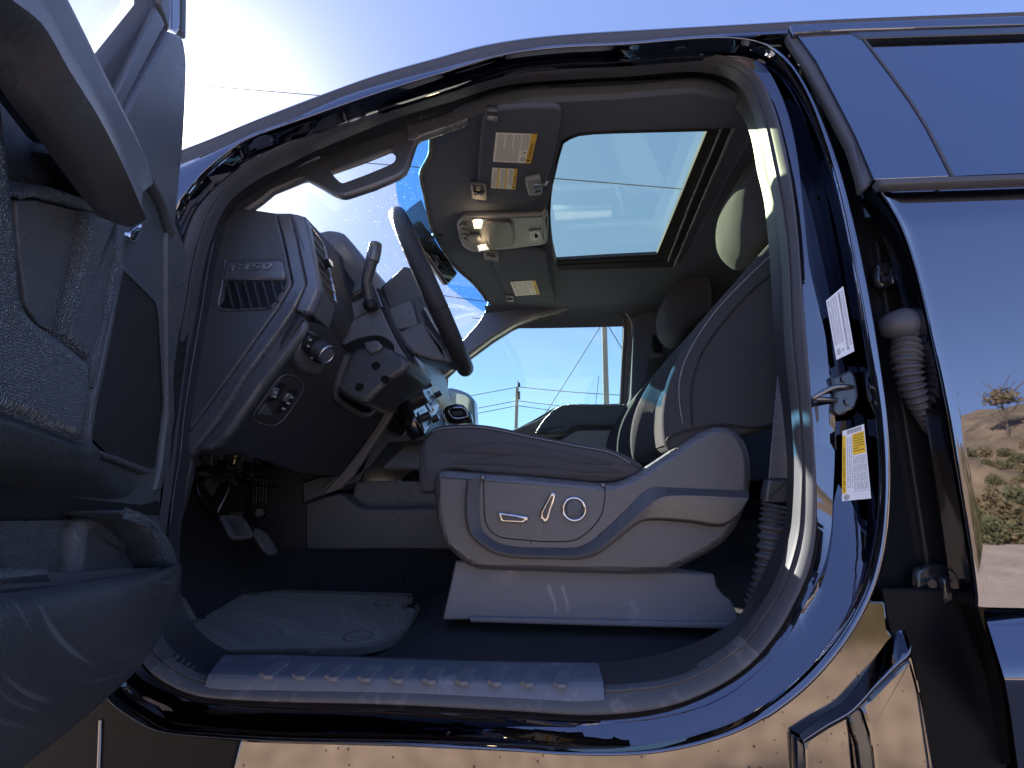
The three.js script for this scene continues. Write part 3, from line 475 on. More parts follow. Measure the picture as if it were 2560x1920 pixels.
  P('pocket_end', plate([[307, 1281], [332, 1276], [355, 1277], [390, 1300], [414, 1326], [434, 1360], [446, 1400], [440, 1425], [418, 1416], [402, 1376], [366, 1322], [335, 1296]], dp(.06), { t: .06, b: .008, smooth: true, bs: 4 }), M.soft, pk);
  P('pocket_tray', plate([[-200, 1440], [60, 1418], [128, 1412], [134, 1432], [220, 1430], [330, 1418], [420, 1430], [240, 1475], [0, 1500], [-200, 1510]], dp(.05), { t: .02, b: .008, round: .012 }), M.doorPlastic, pk);
}
// ------------------------------------------------------------------ inside the cab
const YC = 1.83, ceil = d => yPlane(YC - d);
const C = (x, y, d = 0) => hit(x, y, ceil(d));
{ // closed shell of the cab so that daylight enters only through the openings
  const sh = [box(.03, 1.2, 1.7, .005).translate(-1.32, .95, -.95), box(3.1, .03, 1.74, .005).translate(.2, .52, -.95), box(.03, .95, 1.7, .005).translate(1.64, .98, -.95), box(1.05, .85, .03, .005).translate(1.12, .97, -.1), box(1.05, .16, .03, .005).translate(1.12, 1.8, -.2), box(.6, 1.2, .03, .005).translate(-1.02, .85, -.06)];
  P('cab_shell', sh, M.black);
}
{ // headliner with the sunroof opening, its curved sides and front roll
  const l6 = [[1071, 331], [1078, 328], [1100, 320], [1160, 300], [1175, 294], [1213, 282], [1258, 273], [1326, 259], [1405, 255], [1560, 247], [1650, 239], [1741, 234], [1797, 246], [1854, 258], [1880, 275]].map(p => C(...p));
  const header = [[1078, 330], [1077, 360], [1075, 385], [1066, 405], [1055, 425], [1052, 440], [1054, 456], [1060, 480], [1068, 520], [1073, 545], [1082, 575], [1100, 610], [1123, 650], [1145, 675], [1163, 690], [1180, 705], [1194, 721], [1206, 736], [1215, 750]].map(p => C(...p));
  const hole = [[1409, 356], [1426, 345], [1448, 337], [1485, 333], [1529, 331], [1640, 328], [1769, 325], [1706, 481], [1641, 639], [1520, 645], [1391, 653], [1382, 612], [1378, 575], [1376, 535], [1378, 494], [1382, 462], [1389, 433], [1398, 393]].map(p => C(...p));
  const out = [...header, V(-.3, YC, -1.56), V(1.6, YC, -1.6), V(1.6, YC, -.24), ...l6.slice(4).reverse()];
  const hl = P('headliner', plate(out, ceil(0), { t: .018, b: .002, holes: [hole] }), M.headliner);
  const l5 = [[1013, 307], [1060, 290], [1100, 277], [1160, 262], [1236, 229], [1326, 214], [1430, 212], [1560, 210], [1650, 203], [1741, 196], [1800, 206], [1840, 234], [1865, 262], [1885, 305]].map(p => side(p[0], p[1], -.14));
  const a = sample(l5, 60), b = sample(l6, 60);
  P('side_roll', grid([a, mixRows(a, b, .3, V(0, .012, .004)), mixRows(a, b, .65, V(0, .016, .004)), mixRows(a, b, .92, V(0, .006, 0)), b]), M.headliner, hl);
  // far side: the lining turns down to the passenger window
  const f = [[-.34, -1.52], [-.1, -1.55], [.4, -1.56], [1.6, -1.57]].map(p => V(p[0], YC, p[1])), rows = [];
  const f0 = sample(f, 30); rows.push(f0, f0.map(p => V(p.x, p.y - .006, p.z - .04)), f0.map(p => V(p.x, p.y - .03, p.z - .08)), f0.map(p => V(p.x, p.y - .08, p.z - .11)));
  P('side_roll', grid(rows), M.headliner, hl);
  // front lip seen as a thin dark edge against the windscreen
  P('front_edge', tube(header, .006), M.black, hl);
  // sunroof: dark well, rails, glass
  const well = hole.map(p => p.clone()), wy = .055;
  P('sunroof_well', grid([well.map(p => p.clone().add(V(0, -.004, 0))), well.map(p => V(.21 + (p.x - .21) * 1.5, YC + wy, -.69 + (p.z + .69) * 1.28))], true), M.black, hl);
  const band = (pts, d, m, name, t = .006) => P(name, plate(pts, ceil(d), { t, b: .0015 }), m, hl);
  band([[1769, 325], [1792, 325], [1720, 500], [1662, 652], [1520, 658], [1391, 664], [1391, 653], [1520, 645], [1641, 639], [1706, 481]], .003, M.pit, 'sunroof_seal');
  band([[1792, 325], [1836, 325], [1758, 505], [1688, 668], [1520, 673], [1400, 676], [1391, 664], [1520, 658], [1662, 652], [1720, 500]], .006, M.pit, 'sunroof_frame');
  band([[1800, 325], [1806, 325], [1733, 500], [1674, 655], [1668, 655], [1727, 500]], .013, M.plasticSmooth, 'sunroof_rail');
  band([[1829, 325], [1838, 325], [1760, 505], [1690, 668], [1683, 668], [1752, 505]], .013, M.plasticSmooth, 'sunroof_rail');
  band([[1878, 325], [1889, 325], [1800, 495], [1710, 662], [1700, 662], [1790, 495]], .005, M.headliner, 'sunroof_rail');
  P('sunroof_glass', plate([V(-.06, YC + .085, -.26), V(.48, YC + .085, -.26), V(.52, YC + .085, -1.36), V(-.06, YC + .085, -1.36)], yPlane(YC + .085), { t: .004, b: 0, round: .04 }), M.roofGlass);
}
// --- labels: printed stickers drawn on canvases
function canvasTex(w, h, draw) { const c = document.createElement('canvas'); c.width = w; c.height = h; const g = c.getContext('2d'); draw(g, w, h); const t = new THREE.CanvasTexture(c); t.colorSpace = THREE.SRGBColorSpace; return t; }
const lines = (g, x, y, w, h, n, col = '#777') => { g.fillStyle = col; const s = h / n; for (let i = 0; i < n; i++) { let q = x; while (q < x + w - 6) { const l = Math.min(rr(6, 26), x + w - q); if (!(i % 6 == 5 && q > x + w * .5)) g.fillRect(q, y + i * s, l, s * .45); q += l + rr(3, 6); } } };
const bars = (g, x, y, w, h) => { g.fillStyle = '#222'; let q = x; while (q < x + w) { const l = rr(1, 5); g.fillRect(q, y, l, h); q += l + rr(1.5, 5); } };
const bag = (head, two) => canvasTex(512, 640, (g, w, h) => {
  g.fillStyle = '#f0e9dc'; g.fillRect(0, 0, w, h); g.fillStyle = '#e8b93c'; g.fillRect(0, 0, w, 92);
  g.fillStyle = '#2a2416'; g.beginPath(); g.moveTo(26, 74); g.lineTo(56, 20); g.lineTo(86, 74); g.fill(); g.font = 'bold 52px sans-serif'; g.fillText(head, 104, 66);
  if (two) { g.fillStyle = '#e8b93c'; g.fillRect(0, 250, w, 46); g.fillRect(0, 450, w, 46); g.strokeStyle = '#555'; g.lineWidth = 5; g.strokeRect(30, 120, 90, 100); lines(g, 150, 120, 330, 110, 6); lines(g, 24, 315, 460, 120, 6); lines(g, 24, 512, 460, 110, 6); }
  else { g.strokeStyle = '#444'; g.lineWidth = 7; g.beginPath(); g.arc(70, 150, 34, 0, 7); g.moveTo(40, 130); g.lineTo(100, 175); g.moveTo(150, 190); g.lineTo(190, 120); g.lineTo(205, 190); g.moveTo(165, 150); g.lineTo(215, 140); g.stroke(); lines(g, 240, 115, 250, 110, 5); lines(g, 24, 240, 460, 370, 17); }
});
const printed = t => std([1, 1, 1], .55, { map: t });
// --- sun visors with their stickers, hinges and the clip
{
  const vis = (pts, d) => plate(pts, ceil(d), { t: .016, b: .007, round: .02, bs: 4 });
  const v1 = P('sun_visor', vis([[1214, 285], [1204, 310], [1197, 400], [1191, 494], [1189, 510], [1260, 515], [1310, 512], [1353, 493], [1378, 420], [1398, 330], [1405, 268], [1310, 266], [1245, 272]], .022), M.headliner, truck, 'sun visor with two printed stickers');
  P('visor_sticker', decal([[1232, 404], [1240, 331], [1344, 335], [1327, 409]].map(p => C(p[0], p[1], .0235)).map((p, i, a) => a[[0, 1, 2, 3][i]]), ceil(.0235)), printed(bag('WARNING')), v1);
  P('visor_sticker', decal([[1227, 470], [1231, 419], [1294, 422], [1288, 474]], ceil(.0235)), printed(bag('CAUTION', 1)), v1);
  const v2 = P('sun_visor', vis([[1220, 632], [1246, 690], [1273, 750], [1301, 759], [1389, 756], [1382, 722], [1374, 689], [1364, 632], [1330, 622], [1260, 626]], .022), M.headliner, truck, 'sun visor with one printed sticker');
  P('visor_sticker', decal([[1289, 740], [1275, 705], [1338, 701], [1350, 736]], ceil(.0235)), printed(bag('WARNING')), v2);
  for (const [x, y, w, h, v] of [[1196, 482, 21, 20, v1], [1228, 642, 19, 11, v2], [1230, 292, 15, 13, v1], [1274, 748, 10, 8, v2]]) {
    P('visor_bracket', plate([[x - w, y - h], [x + w, y - h * .9], [x + w, y + h], [x - w * .8, y + h * .8]], ceil(.03), { t: .02, b: .003, round: .005, holes: [[[x - w * .55, y - h * .3], [x + w * .6, y - h * .3], [x + w * .6, y + h * .4], [x - w * .5, y + h * .4]]] }), M.plasticDark, v);
    P('visor_pivot', tube([C(x - w * .6, y, .032), C(x, y + h * .2, .036), C(x + w * .7, y + h * .1, .03)], .004), M.plasticSmooth, v);
  }
  const cb = C(1338, 470, .05), clip = thing('visor_clip', 'grey plastic holder clipped to the rear edge of the driver sun visor', 'clip', cb);
  part('holder', plate([[1312, 453], [1350, 446], [1356, 488], [1322, 492]], ceil(.046), { t: .018, b: .005, round: .008, bs: 4 }), M.satinGrey = std([.2, .2, .21], .4), clip);
  part('rib', [plate([[1334, 464], [1349, 462], [1350, 468], [1335, 471]], ceil(.05), { t: .006, b: .001 }), plate([[1335, 478], [1351, 475], [1352, 481], [1336, 484]], ceil(.05), { t: .006, b: .001 })], M.chrome, clip);
  part('spring_arm', tube([C(1350, 462, .046), C(1364, 461, .05), C(1370, 452, .05)], .004), M.satin, clip);
}
// --- overhead console
{
  const oc = P('overhead_console', plate([[1141, 562], [1150, 551], [1163, 546], [1250, 543], [1354, 540], [1366, 528], [1370, 560], [1366, 606], [1358, 614], [1270, 625], [1180, 632], [1156, 618], [1146, 598]], ceil(.026), { t: .03, b: .009, round: .012, bs: 4 }), M.plastic);
  P('console_insert', plate([[1146, 570], [1155, 556], [1200, 548], [1272, 549], [1285, 560], [1289, 598], [1284, 616], [1230, 624], [1182, 627], [1160, 614], [1150, 596]], ceil(.029), { t: .008, b: .002, round: .01 }), M.plasticDark, oc);
  P('compartment_door', plate([[1216, 556], [1276, 556], [1283, 575], [1285, 600], [1280, 618], [1226, 622], [1218, 600]], ceil(.034), { t: .01, b: .004, round: .01 }), M.plasticDark, oc);
  const glow = (c, k) => new THREE.MeshStandardMaterial({ color: lin(.8, .7, .5), emissive: lin(...c), emissiveIntensity: k, roughness: .4 });
  const l1 = P('lamp_bezel', plate([[1177, 549], [1211, 549], [1205, 575], [1183, 575]], ceil(.032), { t: .006, b: .002, round: .003 }), M.chrome, oc);
  P('lamp_lens', plate([[1182, 553], [1206, 553], [1202, 571], [1186, 571]], ceil(.034), { t: .006, b: .001 }), glow([1, .62, .28], 1.5), l1);
  const l2 = P('lamp_bezel', plate([[1190, 613], [1217, 611], [1224, 625], [1196, 630]], ceil(.032), { t: .006, b: .002, round: .003 }), M.chrome, oc);
  P('lamp_lens', plate([[1195, 616], [1214, 614], [1219, 622], [1199, 626]], ceil(.034), { t: .006, b: .001 }), glow([1, .7, .4], .7), l2);
  for (const [x, y, s] of [[1194, 562, 1], [1206, 620, .5]]) { const p = C(x, y, .05), L = new THREE.PointLight(new THREE.Color(1, .72, .4), .004 * s, 3); L.position.copy(p); L.castShadow = true; scene.add(L); }
  for (let k = 0; k < 8; k++) { const r = k % 4, c = k >> 2; P('console_button', plate([[1150 + c * 10 + r * 3, 562 + r * 12 + c * 2], [1158 + c * 10 + r * 3, 561 + r * 12 + c * 2], [1160 + c * 10 + r * 3, 570 + r * 12 + c * 2], [1152 + c * 10 + r * 3, 571 + r * 12 + c * 2]], ceil(.033), { t: .006, b: .0015 }), M.plasticDark, oc); }
  P('roof_switch', plate([[1168, 593], [1200, 590], [1204, 600], [1172, 604]], ceil(.037), { t: .008, b: .002 }), M.plasticSmooth, oc);
  const bk = P('latch_bezel', plate([[1321, 578], [1352, 574], [1355, 600], [1324, 604]], ceil(.03), { t: .008, b: .003, round: .004, holes: [[[1334, 584], [1346, 583], [1347, 595], [1335, 597]]] }), M.plasticSmooth, oc);
  P('latch_slot', plate([[1334, 584], [1346, 583], [1347, 595], [1335, 597]], ceil(.028), { t: .003, b: 0 }), M.pit, bk);
  P('console_end', plate([[1356, 545], [1368, 530], [1372, 560], [1368, 606], [1360, 610]], ceil(.03), { t: .02, b: .004, round: .004 }), M.plasticDark, oc);
}
// --- windscreen: raked pane with a blue band along its top edge
{
  const hdr = [[-.27, -.2], [-.34, -.35], [-.405, -.6], [-.42, -.9], [-.40, -1.15], [-.33, -1.42], [-.27, -1.6]].map(p => V(p[0], YC + .012, p[1]));
  const base = [[-.96, -.14], [-1.12, -.4], [-1.2, -.7], [-1.22, -.95], [-1.2, -1.2], [-1.12, -1.5], [-.96, -1.76]].map(p => V(p[0], 1.44, p[1]));
  const a = sample(hdr, 40), b = sample(base, 40), row = (t, off = 0) => a.map((p, i) => p.clone().lerp(b[i], t).add(V(-.03 * Math.sin(t * Math.PI) - off, .05 * Math.sin(t * Math.PI) + off, 0)));
  const ws = P('windscreen', grid([.09, .2, .3, .45, .6, .75, .9, 1].map(t => row(t))), M.glass);
  P('shade_band', grid([-.02, .03, .06, .09].map(t => row(t))), M.shade, ws);
  const d = grid([.0, .1, .2, .35, .5, .65, .8, 1].map(t => row(t, -.005))); P('dust_film', d, M.dust, ws);
  // dotted black print behind the mirror
  const dots = dataTex(256, (u, v) => { const q = Math.hypot((u * 26) % 1 - .5, (v * 26) % 1 - .5); return q < .42 ? 1 : 0; }, .16);
  const frit = std([.02, .022, .025], .6, { alphaMap: dots, alphaTest: .5 });
  P('dotted_print', plate([[1000, 545], [1026, 520], [1053, 500], [1062, 520], [1082, 588], [1110, 640], [1080, 640], [1040, 600], [1010, 580]].map(p => { const pl = plane3(a[14], a[26], b[20]); return hit(p[0], p[1], lift(pl, .01)); }), lift(plane3(a[14], a[26], b[20]), .01), { t: .002, b: 0 }), frit, ws);
}
// --- driver-side front pillar lining with its grab handle
{
  const pl = plane(V(0, YB, -.155), V(0, LEAN, 1));
  const gp = P('pillar_lining', plate([[570, 530], [579, 508], [601, 488], [670, 445], [745, 406], [850, 361], [959, 325], [1013, 305], [1040, 296], [1070, 300], [1072, 330], [1049, 339], [1041, 347], [1030, 378], [1022, 403], [1013, 424], [995, 437], [935, 463], [868, 485], [856, 487], [843, 485], [829, 480], [795, 460], [764, 443], [751, 445], [715, 460], [680, 474], [650, 499], [617, 522], [600, 540]], pl, { t: .02, b: .006, bs: 4, holes: [[[820, 432], [818, 423], [823, 416], [834, 413], [905, 388], [970, 362], [980, 362], [990, 372], [996, 386], [995, 399], [990, 408], [977, 416], [920, 440], [866, 460], [856, 463], [846, 460], [832, 447]]] }), M.plastic);
  P('header_lining', plate([[1013, 306], [1060, 289], [1100, 276], [1150, 263], [1175, 258], [1176, 270], [1170, 296], [1160, 301], [1100, 322], [1071, 332], [1049, 339], [1041, 347], [1018, 348]], lift(pl, .004), { t: .02, b: .004, round: .006 }), M.plasticSmooth, gp);
  P('pillar_rib', tube([[580, 512], [601, 494], [670, 452], [745, 415], [800, 392]].map(p => hit(p[0], p[1], lift(pl, .004))), .005), M.plasticSmooth, gp);
}

// --- rear-view mirror hanging from the windscreen
{
  const e0 = at(1046, 586, -.84), e1 = at(1113, 681, -.96), c = e0.clone().lerp(e1, .5), X = e1.clone().sub(e0).normalize(), N = V(.8, -.2, .62); N.addScaledVector(X, -N.dot(X)).normalize(); const Y = N.clone().cross(X), place = (g, k) => g.applyMatrix4(new THREE.Matrix4().makeBasis(X, Y, N).setPosition(c.clone().addScaledVector(N, k))), m = P('rear_view_mirror', place(box(.25, .078, .035, .014), 0), M.plasticDark);
  P('mirror_glass', place(box(.236, .064, .004, .0018), .0172), M.darkGlass, m);
  P('mirror_arm', tube([c.clone(), at(1080, 596, -.9), C(1100, 585)], .009), M.plasticDark, m);
}
// ------------------------------------------------------------------ dashboard
const font = await new FontLoader().loadAsync('fonts/droid/droid_sans_bold.typeface.json');
{
  const ZD = -.16, pl = zPlane(ZD);
  const core = P('dashboard', [plate([[590, 530], [621, 522], [690, 532], [726, 532], [762, 541], [796, 718], [771, 776], [757, 790], [720, 870], [560, 1090], [500, 1110], [455, 1100], [470, 1000], [500, 800]], zPlane(-.19), { t: 1.42, b: .004 }),
    box(.5, .05, 1.5, .02).translate(-.95, 1.42, -.95)], M.plasticDark);
  P('end_cap', plate([[582, 527], [600, 523], [621, 523], [690, 533], [697, 562], [705, 594], [728, 704], [727, 712], [698, 764], [560, 957], [470, 1082], [458, 1092], [459, 1076], [478, 940], [497, 826], [505, 760], [513, 710], [536, 610], [556, 565]], pl, { t: .035, b: .004, round: .006 }), M.plastic, core);
  P('end_strip', plate([[692, 533], [725, 533], [740, 597], [763, 708], [762, 714], [736, 768], [690, 837], [613, 938], [541, 1050], [496, 1106], [455, 1149], [452, 1098], [473, 1080], [563, 957], [701, 764], [731, 710], [731, 702], [708, 594]], pl, { t: .035, b: .004, round: .004 }), M.plasticSmooth, core);
  P('vent_bezel', plate([[726, 533], [745, 535], [759, 541], [764, 552], [780, 634], [797, 717], [784, 748], [771, 777], [756, 782], [738, 773], [764, 712], [765, 706], [742, 597]], pl, { t: .03, b: .005, round: .006 }), M.satinTrim, core);
  // side defroster: framed opening, badge block with raised lettering, slats
  const dv = P('side_vent', plate([[546, 846], [560, 752], [565, 700], [563, 660], [570, 650], [704, 648], [712, 655], [717, 700], [716, 708], [688, 752], [668, 772], [552, 774], [544, 768]].slice(1), zPlane(ZD + .001), { t: .003, b: .001, round: .004 }), M.black, core);
  P('vent_rim', tube([[563, 652], [556, 706], [546, 764], [552, 772], [668, 771]].map(p => at(p[0], p[1], ZD + .002)), .0025), M.plasticSmooth, dv);
  for (let k = 0; k < 7; k++) { const x = 561 + k * 23, d = Math.min(1, (k > 4 ? (k === 5 ? .75 : .35) : 1)); P('slat', plate([[x, 702], [x + 5, 702], [x + 5 + 18 * d, 702 + 68 * d], [x + 18 * d, 702 + 68 * d]], zPlane(ZD + .006), { t: .006, b: .0008 }), M.plasticDark, dv); }
  const bd = P('badge_block', plate([[561, 655], [566, 649], [702, 647], [708, 651], [712, 692], [706, 700], [556, 700], [554, 694]], zPlane(ZD + .008), { t: .014, b: .006, round: .005, bs: 2 }), M.plasticSmooth, dv);
  { const tp = zPlane(ZD + .0085), f = flatten([[573, 677], [678, 663]], tp), w = f.p2[1].x - f.p2[0].x;
    const g = new TextGeometry('F150', { font, size: .02, depth: .002, curveSegments: 4, bevelEnabled: true, bevelSize: .0004, bevelThickness: .0005, bevelSegments: 2 });
    g.computeBoundingBox(); const bb = g.boundingBox; g.translate(-bb.min.x, -bb.min.y, 0); g.scale(w / (bb.max.x - bb.min.x), .72, 1);
    g.applyMatrix4(new THREE.Matrix4().set(1, .35, 0, f.p2[0].x, 0, 1, 0, f.p2[0].y - .0005, 0, 0, 1, 0, 0, 0, 0, 1)); g.applyMatrix4(f.m); P('lettering', g, std([.3, .32, .36], .25, { metalness: .6 }), bd); }
  // driver air vent facing the seat, seen almost edge on
  const va = at(764, 552, -.172), vb = at(797, 718, -.172), ve = at(840, 758, -.255), vd = at(808, 612, -.255), vp = plane3(va, vb, ve);
  const av = P('air_vent', plate([va, vb, ve, vd], vp, { t: .05, b: .001 }), M.black, core);
  const Q = (s, t) => va.clone().lerp(vb, s).lerp(vd.clone().lerp(ve, s), t);
  P('vent_frame', [tube([Q(0, 1), Q(.5, 1.02), Q(1, 1)], .004), tube([Q(1, 0), Q(1, 1)], .004), tube([Q(0, 0), Q(0, 1)], .003)], M.chrome, av);
  for (let k = 1; k < 6; k++) P('slat', tube([Q(k / 6, .05), Q(k / 6, .95)], .0035), M.plasticSmooth, av);
  P('vent_knob', cyl(Q(.45, .7), vp.n.clone().multiplyScalar(vp.n.x > 0 ? 1 : -1), .011, .018), M.gloss, av);
  P('vent_chin', plate([[771, 777], [797, 718], [818, 738], [840, 764], [823, 822], [795, 800]], plane3(at(797, 718, -.171), at(771, 777, -.171), at(823, 822, -.25)), { t: .03, b: .003 }), M.plastic, core);
  // knee panel
  const ka = at(762, 810, -.178), kb = at(567, 1080, -.178), kc = at(961, 1050, -.70), kp = plane3(ka, kb, kc);
  const knee = P('knee_panel', plate([[756, 793], [764, 806], [800, 812], [823, 822], [850, 860], [872, 884], [845, 965], [838, 985], [846, 1000], [915, 1042], [930, 1040], [960, 1000], [975, 965], [1000, 940], [994, 948], [984, 990], [941, 1065], [848, 1189], [754, 1185], [619, 1139], [569, 1126], [527, 1122], [567, 1080], [655, 957]], kp, { t: .02, b: .004 }), M.plasticDark, core);
  P('knee_side', plate([[738, 777], [757, 792], [764, 808], [760, 830], [653, 963], [568, 1086], [528, 1124], [494, 1128], [498, 1106], [543, 1052], [615, 940], [692, 839]], zPlane(-.17), { t: .03, b: .008, round: .01, bs: 4 }), M.plastic, core);
  const kq = d => lift(kp, d);
  const hs = P('headlight_switch', plate([[776, 826], [800, 842], [826, 862], [822, 890], [814, 918], [802, 940], [790, 942], [752, 932], [738, 908], [742, 875]], kq(.014), { t: .03, b: .01, round: .01, bs: 4 }), M.plastic, knee);
  P('switch_face', plate([[772, 829], [800, 842], [823, 864], [818, 888], [807, 912], [780, 902], [755, 872]], kq(.018), { t: .006, b: .002, round: .006 }), M.gloss, hs);
  const kn = kq(0).n, kc0 = hit(797, 873, kq(.018));
  P('switch_knob', cyl(kc0, kn, .024, .026, 36, .022), M.plasticDark, hs);
  P('knob_ring', orient(new THREE.TorusGeometry(.0205, .0028, 10, 40), kc0.clone().addScaledVector(kn, .027), kn), M.chrome, hs);
  P('knob_cap', cyl(kc0, kn, .018, .029, 36, .017), M.plasticSmooth, hs);
  for (const [x, y] of [[774, 846], [769, 862], [778, 892]]) P('switch_mark', plate([[x, y], [x + 6, y + 2], [x + 4, y + 7], [x - 2, y + 5]], kq(.019), { t: .001, b: 0 }), M.stitch, hs);
  const dm = P('dimmer_panel', plate([[709, 938], [714, 937], [759, 962], [762, 968], [745, 1000], [697, 1056], [690, 1062], [634, 1045], [632, 1040], [648, 1015]], kq(.003), { t: .008, b: .0015, round: .006 }), M.plasticDark, knee);
  P('panel_rim', tube([[709, 938], [759, 962], [742, 1002], [692, 1061], [633, 1044], [650, 1012]].map(p => hit(p[0], p[1], kq(.003))), .0012, true, 60, 6), M.plasticSmooth, dm);
  for (const [a, b] of [[[[700, 955], [718, 962], [690, 1004], [665, 1006], [672, 990]], 0], [[[726, 972], [746, 978], [732, 1000], [706, 1034], [688, 1030], [704, 1004]], 1]]) P('switch_slot', plate(a, kq(.0045), { t: .002, b: 0, round: .003 }), M.pit, dm);
  const wheelAt = (x, y, dx, dy, l) => orient(new THREE.CylinderGeometry(.011, .011, l, 24), hit(x, y, kq(.001)), kn, V(0, 0, 1)).rotateX(0);
  P('dimmer_wheel', plate([[686, 970], [702, 973], [694, 992], [676, 998], [680, 984]], kq(.009), { t: .01, b: .004, round: .004 }), M.plasticSmooth, dm);
  P('dimmer_wheel', plate([[722, 984], [734, 986], [722, 1006], [708, 1006], [714, 994]], kq(.009), { t: .01, b: .004, round: .004 }), M.plasticSmooth, dm);
  P('dimmer_button', plate([[665, 1010], [676, 1020], [684, 1042], [648, 1036]], kq(.008), { t: .008, b: .003 }), M.plastic, dm);
  for (const [x, y] of [[686, 978], [684, 988], [726, 990], [717, 1005], [706, 1019]]) P('switch_mark', plate([[x, y], [x + 8, y + 2], [x + 7, y + 7], [x - 1, y + 5]], kq(.0105), { t: .001, b: 0 }), M.stitch, dm);
  // recess for the steering column
  P('column_recess', tube([[868, 884], [838, 982], [848, 1000], [914, 1038], [926, 1034], [958, 998]].map(p => hit(p[0], p[1], kq(.004))), .009), M.plastic, knee);
  P('recess_floor', plate([[872, 884], [845, 965], [838, 985], [846, 1000], [915, 1042], [930, 1040], [960, 1000], [975, 965], [1000, 900], [900, 840]], lift(kp, -.06), { t: .004, b: 0 }), M.pit, knee);
  // instrument cluster hood
  const hood = P('cluster_hood', plate([[770, 650], [776, 610], [786, 584], [800, 577], [820, 573], [840, 575], [858, 581], [880, 606], [913, 651], [917, 690], [906, 725], [880, 740], [845, 776], [815, 735]], zPlane(-.40), { t: .34, b: .012, bs: 5, round: .006 }), M.plastic, core);
  P('hood_lip', plate([[800, 640], [806, 615], [816, 600], [827, 592], [845, 592], [866, 618], [900, 664], [904, 690], [900, 722], [880, 736], [845, 768], [826, 738]], zPlane(-.396), { t: .008, b: .002, round: .004 }), M.plasticSmooth, hood);
  P('cluster_screen', plate([[809, 632], [814, 625], [824, 622], [836, 634], [888, 708], [881, 735], [852, 751], [841, 762], [822, 700]], zPlane(-.3925), { t: .006, b: .001, round: .004 }), M.gloss, hood);
}
